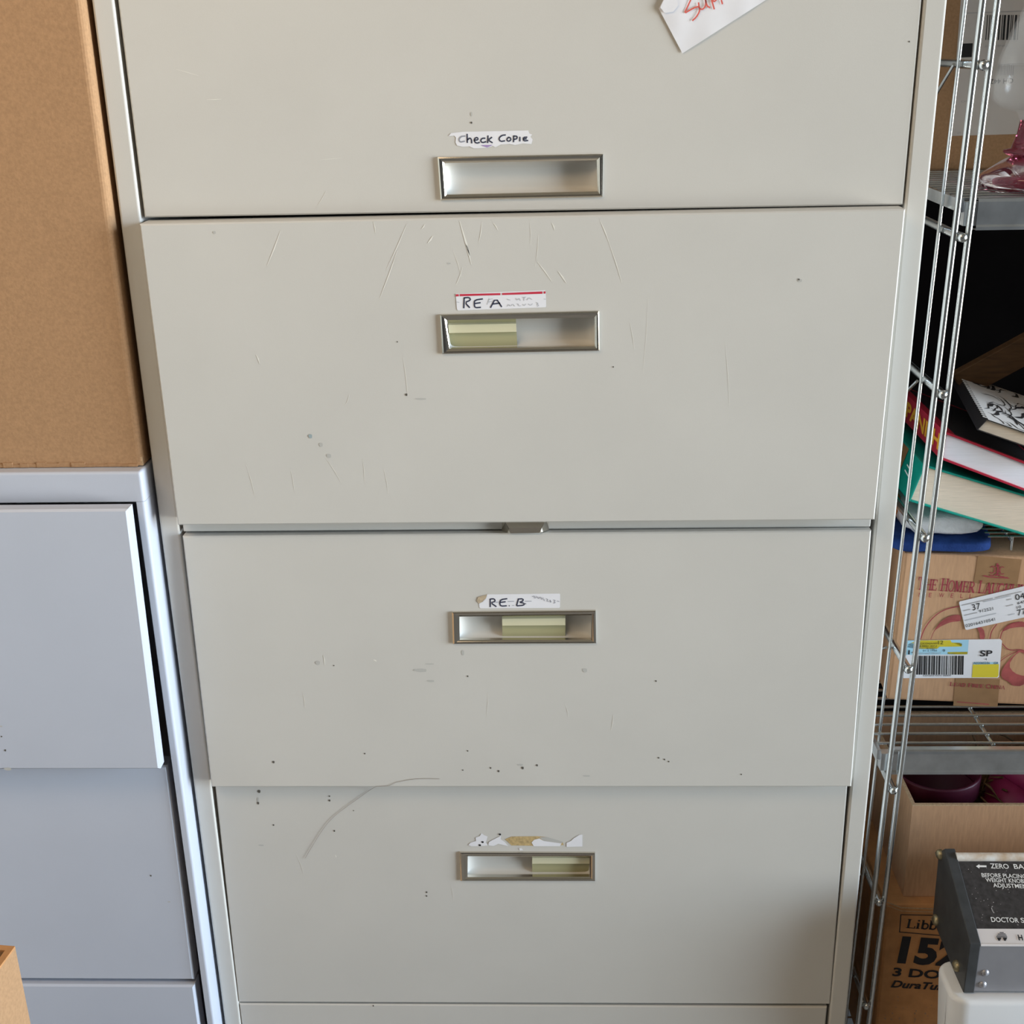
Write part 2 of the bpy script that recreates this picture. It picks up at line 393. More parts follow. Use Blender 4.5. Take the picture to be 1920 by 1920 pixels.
def marks(mb, pl, scr=(), spots=(), smud=(), blue=()):
    for x0, y0, x1, y1, wd in scr:
        mb.ribbon([pl(x0, y0, .0002), pl((x0+x1)/2+1, (y0+y1)/2, .0002), pl(x1, y1, .0002)], [wd*.3, wd, wd*.3], 'scratch', pl.n)
    for x, y, r in spots: pdot(mb, pl, x, y, r, 'spot')
    for x, y, r, ry in smud: pdot(mb, pl, x, y, r, 'smudge', .0002, ry)
    for x, y, r in blue: pdot(mb, pl, x, y, r, 'bluemark')

# ------------------------------------------------------------------ the tall putty filing cabinet
S = ZO
fc = thing('filing_cabinet', (0, .22, 0), 'tall beige five-drawer lateral filing cabinet with chrome pulls, in the middle', 'filing cabinet')
XL0, XL1, XR0, XR1 = -.3750, -.3553, .3556, .3755
ZT = S+.345
b = MB()
for x0, x1 in ((XL0, XL1), (XR0, XR1)): b.box(x0, x1, 0, .46, .0, ZT, 'putty')
b.box(XL1, XR0, 0, .46, ZT-.03, ZT, 'putty'); b.box(XL1, XR0, .44, .46, .03, ZT-.03, 'putty'); b.box(XL1, XR0, .012, .44, 0, .03, 'putty')
b.build('carcass', fc, bevel=.0022, seg=3)
zr0 = at(960, 993, 0).z; zr1 = at(960, 965, 0).z
rl = at(344, 997, 0); rr = at(1632, 988, 0)
b = MB(); b.para((rl.x, 0, rl.z), (rr.x-rl.x, 0, rr.z-rl.z), (0, .02, 0), (0, 0, .03), 'putty'); b.build('rail', fc, bevel=.001)

def mk_drawer(corners, Ys, outer, inner, scr=(), spots=(), smud=(), blue=(), insert=None, depth=.030, tweak=None):
    P = [at(px, py, y) if not isinstance(px, V) else px for (px, py), y in zip(corners, Ys)]
    if tweak: P = tweak(P)
    n = (P[3]-P[0]).cross(P[1]-P[0]); pl = Plane(sum(P, V())/4, n)
    P = [pl.p + (p-pl.p) - pl.n*((p-pl.p).dot(pl.n)) for p in P]
    hole = [pl(x, y) for x, y in inner] if inner else None
    mb = MB(); front_panel(mb, *P, 'putty', hole, depth)
    marks(mb, pl, scr, spots, smud, blue)
    dr = mb.build('drawer', fc)
    if outer: pull(dr, pl, outer, inner, insert)
    return dr, pl

# top drawer
def tw1(P):
    P[0] = V((P[3].x, P[3].y, S+.310)); P[1] = V((P[2].x, P[2].y, S+.310)); return P
dr1, pl1 = mk_drawer([(214, 0), (1728, 0), (1693.5, 384), (271, 408)], [.001]*4,
    [(820, 294), (1131, 288), (1130, 369), (826, 375)], [(830, 302.5), (1122, 297), (1123, 361.5), (834.5, 367.5)],
    scr=[(388, 187, 415, 186, .0006), (330, 130, 372, 142, .0004), (612, 358, 594, 388, .0005), (600, 300, 640, 296, .0003)],
    spots=[(884, 230, 2), (1705, 78, 1.6)], smud=[(884, 214, 2, 4)], tweak=tw1)
dr2, pl2 = mk_drawer([(261, 420.5), (1698, 392), (1640, 975), (333, 985)], [-.021]*4,
    [(825, 589), (1123, 582), (1124, 657), (829, 663)], [(834, 597), (1117, 591.5), (1117.5, 651), (839, 656)],
    scr=[(526, 433, 501, 498, .0012), (763, 420, 725, 505, .0009), (745, 470, 712, 560, .0010), (862, 415, 884, 496, .0018), (872, 455, 882, 482, .0016),
         (812, 442, 802, 456, .0016), (797, 420, 790, 430, .0012), (904, 416, 898, 455, .0008), (868, 500, 855, 535, .0008), (1007, 490, 1035, 528, .0010), (1046, 508, 1062, 531, .0014),
         (1125, 413, 1142, 455, .0010), (1142, 455, 1166, 530, .0008), (1035, 418, 1040, 432, .0012), (994, 415, 995, 460, .0005), (700, 415, 704, 437, .0008), (480, 665, 487, 682, .0012),
         (756, 670, 765, 745, .0006), (612, 860, 640, 905, .0006), (655, 740, 648, 760, .0006), (1216, 560, 1206, 700, .0003), (462, 872, 478, 930, .0006),
         (680, 860, 684, 905, .0005), (720, 880, 728, 925, .0005), (850, 470, 866, 520, .0005), (1010, 440, 1004, 500, .0005), (545, 880, 552, 920, .0006), (1360, 640, 1368, 760, .0004), (925, 418, 934, 432, .0010), (1180, 600, 1190, 655, .0004)],
    spots=[(762, 740, 2.4), (745, 641, 1.3), (1498, 524, 1.8), (1150, 688, 1.4)],
    smud=[(790, 748, 12, 1.6), (842, 494, 4, 1.5), (602, 834, 4, 4), (617, 855, 5, 4), (1500, 526, 5, 3), (402, 436, 3, 3)],
    blue=[(582, 818, 4)], insert=(.015, .47), depth=.030)
dr3, pl3 = mk_drawer([(342, 1006), (1634, 994.5), (1596.5, 1475.5), (396.5, 1476)], [-.008, -.008, -.014, -.014],
    [(847, 1146), (1117, 1143), (1118, 1205), (849, 1206)], [(857.5, 1153), (1111, 1150), (1111, 1200.5), (858.5, 1201)],
    scr=[(606, 1228, 609, 1247, .0012), (700, 1237, 706, 1240, .0015), (568, 1300, 572, 1326, .0006), (1060, 1320, 1066, 1345, .0005), (915, 1300, 913, 1340, .0005), (1150, 1340, 1146, 1370, .0008)],
    spots=[(513, 1429, 2.4), (684, 1413, 1.5), (980, 1440, 2.6), (935, 1446, 2), (1007, 1435, 2), (877, 1408, 1.4), (1230, 1277, 1.7), (1235, 1421, 1.6), (1246, 1424, 1.6), (1254, 1428, 1.4), (868, 1444, 1.2), (1390, 1452, 1.4), (920, 1440, 1.6), (877, 1268, 1.6), (626, 1248, 1.2)],
    smud=[(789, 1257, 14, 3.5), (806, 1245, 10, 1.2), (868, 1224, 3, 5), (1097, 1257, 5, 4), (808, 1277, 8, 2), (1100, 1455, 8, 1.4), (596, 1243, 5, 4), (976, 1434, 6, 1.6)], insert=(.33, .80))
z4 = at(960, 1880, .0).z
dr4, pl4 = mk_drawer([(402.5, 1468), (1590, 1468), (1556.5, 1883.5), (447, 1879.5)], [.001]*4,
    [(862, 1596), (1116, 1597), (1116, 1650), (863, 1650)], [(873, 1602.5), (1108.5, 1603), (1108.5, 1645), (873, 1645.5)],
    scr=[(555, 1600, 570, 1640, .0005), (628, 1603, 630, 1608, .001), (846, 1660, 850, 1690, .0005)],
    spots=[(486, 1484, 3.0), (484, 1506, 2.4), (618, 1501, 2), (618, 1493, 1.4), (627, 1558, 1.8), (513, 1547, 1.6), (800, 1673, 1.7), (800, 1680, 1.5), (663, 1520, 1)],
    smud=[(484, 1500, 2, 5), (490, 1585, 6, 1.5)], insert=(.53, .99))
def tw5(P): P[2] = V((P[1].x-.0008, P[1].y, .035)); P[3] = V((P[0].x+.0008, P[0].y, .035)); return P
dr5, pl5 = mk_drawer([(448, 1882.5), (1551, 1888.5), (1548, 1920), (450, 1920)], [.001]*4, None, None, spots=[(700, 1886, 1.5)], tweak=tw5)
# the lowest drawer has its pull below the picture edge, at the same place as on the drawer above
dz = V((0, 0, -.3104))
# chrome latch tab under the second drawer
b = MB(); q0 = at(941, 982, -.0002); q1 = at(1029, 980, -.0002); f0 = at(957, 1000, -.0105); f1 = at(1012, 999, -.0105); t0 = at(954, 990.5, -.0115); t1 = at(1015, 989.5, -.0115)
base = [q0+V((0, 0, .010)), q1+V((0, 0, .010))]
low = [q0+V((0, 0, -.008)), q1+V((0, 0, -.008))]
b.poly([base[0], t0, t1, base[1]], 'chrome'); b.poly([t0, f0, f1, t1], 'chrome'); b.poly([base[0], low[0], f0, t0], 'chrome'); b.poly([base[1], t1, f1, low[1]], 'chrome'); b.poly([low[0], low[1], f1, f0], 'chrome')
o = b.build('latch', fc, bevel=.0004); o['label'] = 'small chrome latch tab'

# stickers on the drawers
b = MB(); L = lambda p: zz(p, 780, 220)
ppoly(b, pl1, L([(290, 170), (315, 142), (420, 130), (1010, 118), (1020, 145), (1045, 155), (1030, 175), (1050, 200), (1040, 240), (960, 235), (890, 250), (840, 240), (760, 245), (715, 270), (690, 258), (640, 275), (520, 280), (480, 262), (420, 265), (370, 255), (355, 225), (360, 185), (345, 165)]), 'paper')
ppoly(b, pl1, L([(580, 250), (690, 248), (640, 272)]), 'purple', .0005)
for k, s_ in enumerate([[(445, 168), (405, 172), (385, 200), (400, 224), (440, 214)], [(460, 148), (462, 230)], [(462, 205), (485, 183), (500, 200), (502, 234)], [(522, 206), (562, 202), (552, 178), (528, 190), (524, 215), (545, 234), (574, 225)],
    [(625, 188), (595, 188), (580, 210), (598, 230), (632, 218)], [(648, 163), (645, 232)], [(685, 178), (650, 205), (690, 230)], [(808, 158), (770, 163), (745, 190), (760, 218), (802, 211)],
    [(835, 178), (815, 198), (830, 218), (856, 205), (850, 183), (832, 179)], [(880, 165), (878, 224)], [(878, 168), (912, 170), (908, 194), (880, 199)], [(935, 175), (935, 217)], [(1002, 178), (965, 181), (968, 213), (1010, 208)], [(966, 196), (996, 193)]]):
    pstroke(b, pl1, L(s_), .0012, 'inkgrey' if k == 0 else 'ink')
o = b.build('sticker', dr1); o['label'] = 'torn white sticker reading check copie'
b = MB(); L = lambda p: zz(p, 780, 520)
ppoly(b, pl2, L([(357, 148), (1160, 116), (1168, 124), (1172, 262), (1164, 270), (380, 298), (368, 288)]), 'paper')
for q in ([(357, 153), (385, 152), (385, 171), (357, 172)], [(394, 151), (760, 142), (760, 160), (394, 170)], [(775, 142), (1138, 127), (1138, 148), (775, 159)], [(1149, 127), (1166, 126), (1166, 146), (1149, 147)]): ppoly(b, pl2, L(q), 'redprint', .0005)
for s_ in ([(434, 182), (430, 278)], [(432, 185), (480, 180), (494, 205), (440, 226), (484, 274)], [(602, 194), (528, 205), (524, 240), (530, 274), (584, 270)], [(527, 236), (582, 228)], [(670, 274), (718, 184), (772, 267)], [(690, 240), (757, 232)]): pstroke(b, pl2, L(s_), .0013, 'ink')
for s_ in ([(640, 245), (662, 190)], [(660, 200), (690, 192)], [(655, 222), (690, 215)], [(900, 185), (910, 210), (930, 185), (940, 210)], [(960, 180), (990, 178)], [(975, 180), (972, 210)], [(1000, 205), (1015, 180), (1045, 200)], [(820, 262), (835, 240), (850, 262), (870, 238), (890, 260)], [(905, 240), (925, 238), (920, 258), (945, 255)], [(960, 240), (975, 258), (990, 238)], [(1010, 238), (1030, 255), (1050, 236)], [(1080, 225), (1105, 235), (1085, 245), (1110, 250), (1090, 262)], [(365, 222), (390, 226)], [(1150, 195), (1168, 197)], [(820, 195), (850, 205)]): pstroke(b, pl2, L(s_), .0006, 'pencil')
o = b.build('sticker', dr2); o['label'] = 'white sticker with red bar reading RE A'
b = MB(); L = lambda p: zz(p, 780, 1080)
ppoly(b, pl3, L([(640, 165), (1290, 158), (1298, 166), (1297, 280), (1288, 287), (580, 291), (570, 280), (568, 248), (600, 232), (630, 200), (632, 175)]), 'paper')
ppoly(b, pl3, L([(548, 225), (560, 190), (600, 178), (640, 168), (630, 200), (598, 232), (568, 248)]), 'tan', .0006)
for s_ in ([(668, 205), (668, 280)], [(668, 208), (706, 204), (714, 230), (672, 240), (724, 276)], [(822, 204), (765, 212), (753, 240), (762, 272), (817, 268)], [(755, 238), (807, 232)], [(836, 268), (843, 268)], [(921, 210), (905, 268)], [(915, 208), (967, 204), (960, 230), (925, 236), (978, 245), (970, 264), (906, 269)], [(984, 250), (990, 250)]): pstroke(b, pl3, L(s_), .0014, 'ink')
for s_ in ([(715, 236), (742, 235)], [(825, 230), (884, 228)], [(980, 228), (1040, 227)], [(865, 265), (885, 265)], [(1045, 185), (1070, 178), (1060, 200), (1085, 195), (1080, 180)], [(1095, 185), (1100, 208), (1118, 188)], [(1125, 190), (1130, 215), (1145, 195)], [(1150, 205), (1155, 225)], [(1170, 205), (1190, 210), (1175, 225), (1195, 230)], [(1205, 215), (1220, 235), (1205, 236), (1208, 216)], [(1235, 215), (1258, 220), (1240, 230), (1258, 240), (1235, 245)], [(1270, 225), (1290, 230)]): pstroke(b, pl3, L(s_), .0006, 'inkgrey')
o = b.build('sticker', dr3); o['label'] = 'white sticker with a torn corner reading RE B'
b = MB(); L = lambda p: zz(p, 780, 1530)
ppoly(b, pl4, L([(800, 210), (860, 185), (1090, 182), (1180, 190), (1320, 235), (1330, 262), (1040, 268), (860, 265), (825, 230)]), 'glue', .0002)
ppoly(b, pl4, L([(1110, 192), (1180, 190), (1325, 232), (1310, 246), (1150, 225)]), 'smudge', .0003)
for q in ([(470, 262), (490, 240), (540, 225), (535, 195), (575, 180), (590, 155), (612, 172), (645, 185), (628, 240), (650, 265), (560, 272), (500, 272)], [(650, 265), (655, 235), (690, 215), (765, 178), (762, 210), (800, 235), (830, 272), (790, 262), (740, 250), (700, 270)], [(1040, 240), (1062, 215), (1110, 202), (1150, 225), (1310, 247), (1295, 272), (1060, 272)], [(1355, 240), (1395, 225), (1420, 200), (1470, 170), (1498, 168), (1498, 275), (1355, 278)], [(925, 292), (950, 290), (965, 308), (935, 310)]): ppoly(b, pl4, L(q), 'paper', .0004)
for x, y in ((600, 235), (575, 263), (756, 166)): pdot(b, pl4, 780+x/4.8, 1530+y/4.8, 2.6, 'black', .0006, 1.8)
o = b.build('sticker', dr4); o['label'] = 'shreds of a scraped-off white sticker'

# ------------------------------------------------------------------ paper note taped to the top drawer, hair
nt_ = thing('paper_note', pl1(1300, 40, .0004), 'crumpled white paper note with red handwriting taped askew to the top drawer', 'note')
b = MB(); pts = [(1279.5, 100), (1235, 16), (1246, -4), (1330, -58), (1500, -165), (1560, -92), (1436, 0)]
# slightly rippled sheet
bm = bmesh.new(); vv = [bm.verts.new(pl1(x, y, .0012)) for x, y in pts]; bm.faces.new(vv); bmesh.ops.triangulate(bm, faces=bm.faces[:])
bmesh.ops.subdivide_edges(bm, edges=bm.edges[:], cuts=9, use_grid_fill=True)
for v in bm.verts: v.co += pl1.n*(noise.noise(v.co*45)*.0009)
bm.verts.ensure_lookup_table(); bm.verts.index_update()
b.add([v.co.copy() for v in bm.verts], [[v.index for v in f.verts] for f in bm.faces], 'paper', True); bm.free()
b.build('sheet', nt_)
b = MB(); L = lambda p: zz(p, 1200, 0, 6.857)
for s_ in ([(660, -20), (610, 90), (566, 175), (640, 130), (735, 82), (768, 100), (765, 150), (720, 225), (672, 266)], [(752, 30), (760, 105), (800, 126), (840, 85), (848, 30), (840, -20)], [(838, -10), (862, 80), (902, 98)], [(915, -20), (955, 120)], [(930, -10), (950, 25), (985, -5)], [(1040, -20), (1060, 55)]): pstroke(b, pl1, L(s_), .0013, 'redpen', .0022)
b.build('handwriting', nt_)
b = MB(); ppoly(b, pl1, [(1238, 14), (1248, -8), (1268, -12), (1272, 10), (1262, 22), (1246, 24)], M['paper'], .0027); b.build('tape', nt_)
hp = smooth2([(572, 1609), (600, 1562), (622, 1533), (660, 1505), (694, 1481)], 2)
b = MB(); b.tube([pl4(x, y, .0008) for x, y in hp] + [pl3(705, 1474.5, .0006), pl3(730, 1473, .0006)] + [pl3(x, y, .0006) for x, y in smooth2([(742, 1467), (770, 1461), (800, 1459.5), (824, 1460.5)], 1)], .00017, 'hair', 5)
tag(b.build('hair_strand'), 'single dark hair clinging across the seam below the third drawer', 'hair')

# ------------------------------------------------------------------ the lower blue-grey cabinet at the left
lf = thing('filing_cabinet', (-.75, .2, 0), 'lower blue-grey three-drawer lateral filing cabinet, cut off by the left edge', 'filing cabinet')
YF = -.025; X1 = -.3785; X0 = X1-.76; ZL = at(200, 885, YF).z
hz_ = at(200, 941, YF).z
b = MB()
pw = at(290, 1200, YF); 
PI_ = at(256, 945, YF).x
rbox(b, X0, X1, YF, .44, hz_, ZL, 'blue_grey', .003, lambda e: up_edge(e) or top_edge(e, ZL))
b.build('top', lf)
b = MB(); rbox(b, PI_, X1, YF, .44, 0, hz_-.0003, 'blue_grey', .003, lambda e: up_edge(e) and e.verts[0].co.x > X1-.001); b.box(X0, X0+.02, YF, .44, 0, hz_-.0003, 'blue_grey'); b.box(X0+.02, PI_, .42, .44, 0, hz_, 'blue_grey'); b.box(X0+.02, PI_, YF+.02, .42, 0, .06, 'blue_grey')
b.build('carcass', lf)
XD0 = X0+.024
def left_drawer(tr, br, y, depth, zb=None, **k):
    T = at(*tr, y); B = at(*br, y) if br else V((T.x, y, zb))
    mb = MB(); n = V((0, -1, 0))
    P = [V((XD0, y, T.z)), T, B, V((XD0, y, B.z))]
    pl = Plane(P[1], n); front_panel(mb, *P, 'blue_grey', None, depth, .0022); marks(mb, pl, **k); return mb.build('drawer', lf)
left_drawer((239, 955), (300, 1443), -.050, .015, spots=[(10, 1407, 2), (3, 1381, 1.5)], smud=[(15, 1442, 8, 3), (2, 1362, 3, 1.2)])
left_drawer((313, 1436), (364, 1838), YF+.003, .02, spots=[(283, 1642, 1.6)], smud=[(317, 1691, 3, 1)], scr=[])
left_drawer((363.5, 1848.5), None, YF-.001, .02, zb=.065)

# big carton on the blue-grey cabinet
bc = thing('cardboard_box', (-.62, .18, ZL), 'large plain brown cardboard carton standing on the lower left cabinet', 'cardboard box')
bx1 = -.3800; by0 = -.010
b = MB(); bm = bmesh.new(); bmesh.ops.create_cube(bm, size=1)
for v in bm.verts: v.co = V((-.63+v.co.x*2*(bx1+.63), by0+.2+v.co.y*.4, ZL+.26+v.co.z*.516))
bmesh.ops.bevel(bm, geom=[e for e in bm.edges if abs((e.verts[0].co-e.verts[1].co).z) > .1], offset=.006, segments=4, affect='EDGES', profile=.5)
bm.verts.index_update(); b.add([v.co.copy() for v in bm.verts], [[v.index for v in f.verts] for f in bm.faces], 'card', False); bm.free()
b.build('body', bc)
b = MB()  # ragged fluted bottom rim
x = -.86
while x < bx1-.008:
    wd = random.uniform(.006, .016); b.box(x, min(x+wd, bx1-.006), by0-.0006-random.random()*.0008, by0+.004, ZL+.0006, ZL+.003+random.random()*.003, 'card'); x += wd
b.box(bx1-.008, bx1-.001, by0+.001, by0+.006, ZL+.001, ZL+.010, 'card_edge')
b.build('bottom_edge', bc)

# open carton low at the left front
oc_c = at(28, 1774, -.30)
oc = thing('cardboard_box', (oc_c.x-.17, oc_c.y-.12, 0), 'open-topped brown carton poking in at the lower left corner', 'cardboard box')
ang = math.radians(-6); ax = V((math.cos(ang), math.sin(ang), 0)); ay = V((-math.sin(ang), math.cos(ang), 0)); az = V((0, 0, 1))
W_, D_, H_ = .34, .25, oc_c.z; t = .006; o0 = V((oc_c.x, oc_c.y, 0)) - ax*W_ - ay*D_
for o1, a, bb in ((o0+ax*(W_-t), ax*t, ay*D_), (o0, ax*t, ay*D_), (o0+ax*t, ax*(W_-2*t), ay*t), (o0+ay*(D_-t)+ax*t, ax*(W_-2*t), ay*t)):
    b = MB(); b.para(o1, a, bb, az*(H_-.002), 'card'); b.para(o1+az*(H_-.002), a, bb, az*.002, 'card3'); b.build('side_panel', oc)
MB().para(o0+ax*t+ay*t, ax*(W_-2*t), ay*(D_-2*t), az*.005, 'card2').build('bottom_panel', oc)

# ------------------------------------------------------------------ wire shelving rack
YR = .040; YB = YR+.36; RW = .92
def rx(z): return .4190+(z-(S+.177))*.01404           # the rack leans a touch
rk = thing('wire_shelving_rack', (.87, YR+.18, 0), 'zinc wire shelving rack with ladder-like end posts right of the tall cabinet', 'shelving rack')
ztop = S+.46; zbot = .0
def lad(dx, dy, r, name='post'):
    b = MB(); b.tube([(rx(z)+dx, YR+dy, z) for z in (zbot, ztop)], r, 'zinc', 12); return b.build(name, rk)
lad(0, 0, .0031); lad(.0133, 0, .0031); lad(0, .049, .0018); lad(.0133, .36, .0031); lad(0, .36, .0031); lad(0, .311, .0018)
for dx in (RW, RW+.0133): lad(dx, 0, .0031); lad(dx, .36, .0031)
zs = [S+.1222-.155*k for k in range(-2, 9)]
zpx = {122: 0}
for k, z in enumerate(zs):
    b = MB(); b.tube([(rx(z)+.0066, YR-.003, z), (rx(z)+.0066, YR+.363, z)], .0042, 'zinc', 10); b.build('rung', rk)
    b = MB(); c = (rx(z)+.0066, YR-.003, z); b.lathe([(.0001, .0045), (.003, .0042), (.0047, .002), (.0049, 0), (.0047, -.004)], c, 'zinc', (0, -1, 0), 8); b.build('bolt', rk)
    b = MB(); b.tube([(rx(z)+RW+.0066, YR-.003, z), (rx(z)+RW+.0066, YR+.363, z)], .0042, 'zinc', 8); b.build('rung', rk)
for k in range(0, len(zs)-1, 2):        # diagonal braces in the end frame
    z0, z1 = zs[k], zs[k+1]
    if k == 2: z0, z1 = zs[2], zs[3]
    b = MB(); b.tube([(rx(z0)-.004, YR+.049, z0), (rx(z1)-.004, YR+.30, z1)], .0016, 'zinc', 8); b.build('brace', rk)
ZS1 = at(1860, 371, YR).z; ZS1b = at(1860, 432, YR).z
ZS2 = at(1800, 1411, YR).z; ZS2b = at(1800, 1454, YR).z
ZS3 = .16
for zt, zb in ((ZS1, ZS1b), (ZS2, ZS2b), (ZS3, ZS3-.031)):
    xa = rx(zt)+.020 if zt == ZS1 else rx(zt)+.003
    xe = rx(zt)+RW-.01; h = zt-zb
    b = MB()
    prof = [(.012, -.001), (.010, 0), (.003, 0), (.0008, -.0012), (0, -.004), (0, -h+.005), (-.0010, -h+.003), (-.0010, -h), (.012, -h)]
    vs = []; 
    for x in (xa, xe):
        vs += [V((x, YR+.003+y, zt+z)) for y, z in prof]
    n = len(prof); b.add(vs, [(i, i+1, n+i+1, n+i) for i in range(n-1)], 'galv')
    b.box(xa-.012, xa+.001, YR+.004, YR+.014, zb+.004, zt-.004, 'galv')
    sh = b.build('shelf_channel', rk)
    b = MB(); b.box(xa-.016, xa-.012, YR+.008, YB-.008, zt-.014, zt-.002, 'galv'); b.box(xe-.004, xe, YR+.008, YB-.008, zt-.014, zt-.002, 'galv'); b.box(xa, xe, YB-.012, YB-.008, zb, zt-.001, 'galv'); b.build('shelf_rail', rk)
    b = MB(); y = YR+.025
    while y < YB-.01:
        b.tube([(xa-.014, y, zt-.003), (xe-.002, y, zt-.003)], .0018, 'zinc', 8, False); y += .0205
    for xx in (.14, .36, .58, .80): b.tube([(xa+xx-.02, YR+.006, zt-.0065), (xa+xx-.02, YB-.01, zt-.0065)], .0024, 'zinc', 8, False)
    b.build('shelf_wires', rk)

# ---- carton with upside-down shipping label, top shelf
zsh1 = ZS1-.001
q = atz(1800, 318, zsh1); YT = q.y
tb = thing('cardboard_box', (rx(S)+.25, YT+.12, zsh1), 'brown carton with an upside-down shipping label on the top shelf', 'cardboard box')
pT = Plane((0, YT, 0), (0, -1, 0)); tx0 = rx(S+.1)+.0145
b = MB().box(tx0, tx0+.42, YT, min(YT+.20, YB-.016), zsh1, zsh1+.36, 'card'); b.build('body', tb, bevel=.002)
b = MB(); ppoly(b, pT, [(1806, -60), (1782, 255), (1886, 252), (1990, 249), (2010, -60)], 'shiplabel', .0006); 
b.ribbon([pT(1804, 25, .0009), pT(1985, 18, .0009)], .0009, 'greyprint', pT.n)
x = 1851
random.seed(3)
while x < 1912:
    wd = random.choice((1.2, 1.6, 2.6, 4.0)); sl = -3.5
    ppoly(b, pT, [(x, 28), (x+wd, 28), (x+wd+sl, 75), (x+sl, 75)], 'black', .0009); x += wd+random.choice((1.4, 2.2, 3))
x = 1872
while x < 1902:
    wd = random.choice((.8, 1.4, 2)); ppoly(b, pT, [(x, 120), (x+wd, 120), (x+wd-1.5, 141), (x-1.5, 141)], 'greyprint', .0009); x += wd+1.8
ppoly(b, pT, [(1798, 82), (1824, 81), (1822, 107), (1796, 108)], 'black', .0009)
ptext(b, pT, 'OH 442', (1900, 147), (1858, 148.5), -9, 'black', .0009)
for x0, x1, y in ((1846, 1890, 87), (1802, 1812, 191), (1795, 1801, 250)): ptext(b, pT, 'ONE LOT' if x1-x0 > 30 else 'IO', (x1, y-3), (x0, y-2.5), -3.5, 'greyprint', .0009)
b.build('shipping_label', tb)

b = MB().box(.93, 1.28, YR+.02, YR+.30, zsh1, zsh1+.37, 'card'); tag(b.build('cardboard_box', bevel=.002), 'unseen plain brown carton added further right on the top shelf to shade the labelled carton', 'cardboard box')  # out of view, added to keep daylight off the top shelf
# ---- glass jar with a pink foot
gc = atz(1930, 350, zsh1+.0015)
gj = thing('glass_jar', gc, 'clear glass lidded jar on a flared pink glass foot, on the top shelf', 'jar')
PXM = .00054
def hgt(py): return (347-py)*PXM*1.03
b = MB(); b.lathe([(.006, hgt(296)), (.020, hgt(293)), (.030, hgt(302)), (.046, hgt(322)), (.049, hgt(328)), (.049, .004), (.046, 0), (.040, .001), (.040, .008), (.022, hgt(304)), (.004, hgt(306))], gc, 'pinkglass', seg=24); b.build('foot', gj)
b = MB(); b.lathe([(.004, hgt(297)), (.024, hgt(292)), (.029, hgt(287)), (.029, hgt(283)), (.022, hgt(280)), (.018, hgt(255)), (.0165, hgt(232)), (.012, hgt(230)), (.0125, hgt(262)), (.010, hgt(285)), (.003, hgt(290))], gc, 'pinkglass'); b.build('stem', gj)
b = MB(); outp = [(.0175, hgt(232)), (.020, hgt(218)), (.038, hgt(210)), (.046, hgt(196)), (.047, hgt(170)), (.043, hgt(140))]
inn = [(r-.0025, h+.0015) for r, h in reversed(outp)]
b.lathe(outp+inn[:-1]+[(.003, hgt(214))], gc, 'glass'); b.build('bowl', gj)
b = MB(); outp = [(.044, hgt(139)), (.042, hgt(120)), (.033, hgt(75)), (.022, hgt(30)), (.012, hgt(-10)), (.008, hgt(-30)), (.010, hgt(-45)), (.0001, hgt(-52))]
b.lathe(outp+[(max(.0001, r-.0025), h-.001) for r, h in reversed(outp)], gc, 'glass'); b.build('lid', gj)

# ---- china carton on the lower shelf
zsh2 = ZS2-.001
HB = atz(1664, 1320, zsh2); th = math.radians(-3)
hx = V((math.cos(th), math.sin(th), 0)); hy = V((-math.sin(th), math.cos(th), 0))
pH = Plane(HB, -hy)
Htl = pH(1697, 1037); rl_ = math.radians(1.1)
hx_ = hx*math.cos(rl_)-V((0, 0, 1))*math.sin(rl_); hz2 = hx*math.sin(rl_)+V((0, 0, 1))*math.cos(rl_)
HB = V((Htl.x, Htl.y, zsh2+.30*math.sin(rl_))); HH = Htl.z-HB.z; HB = Htl-hz2*HH; HB.z = max(HB.z, zsh2+.30*math.sin(rl_)); pH = Plane(Htl, -hy)
hm = thing('cardboard_box', HB+hx*.2+hy*.12, 'china carton with burgundy printing and two address stickers on the lower wire shelf', 'cardboard box')
b = MB().para(HB, hx_*.30, hy*.20, hz2*HH, 'card2'); b.build('body', hm, bevel=.003)
L = lambda p: zz(p, 1640, 1020, 6.857)
b = MB(); ppoly(b, pH, L([(1330, 150), (1890, 200), (1830, 540), (1275, 500)]), 'tape', .0004); b.build('tape', hm); b = MB(); ppoly(b, pH, L([(1040, 1720), (1610, 1740), (1580, 2092), (1010, 2080)]), 'tape', .0004); b.build('tape', hm)
b = MB()
serif(b, pH, 'THE HOMER LAUGHLIN', (1719, 1105.5), (1922, 1117.5), 24, 'burg', caps=(0, 4, 10), off=.0008)
for ch, x, y in zip('NEWELL', (1722, 1741, 1760, 1782, 1800, 1817), (1119, 1119.5, 1120, 1120.5, 1121, 1121.5)): ptext(b, pH, ch, (x, y), (x+(9.5 if ch == 'W' else 5), y+.3), 8, 'burg', .0008)
b.build('lettering', hm); b = MB(); serif(b, pH, 'LEAD FREE CHINA', (1780, 1286), (1884, 1292.5), 7.5, 'burg', caps=(0, 5, 10), off=.0008)
b.build('lettering', hm); b = MB()
P_ = lambda s_, wd, m='burg': b.ribbon([pH(x, y, .0008) for x, y in smooth2(L(s_), 2)], wd, m, pH.n)
P_([(1575, 250), (1590, 300), (1575, 410)], .0022); P_([(1555, 290), (1590, 275), (1605, 285)], .0016)
P_([(1490, 300), (1530, 280), (1550, 330), (1520, 385), (1480, 360)], .0010); P_([(1665, 300), (1625, 290), (1605, 340), (1625, 395), (1665, 380)], .0010)
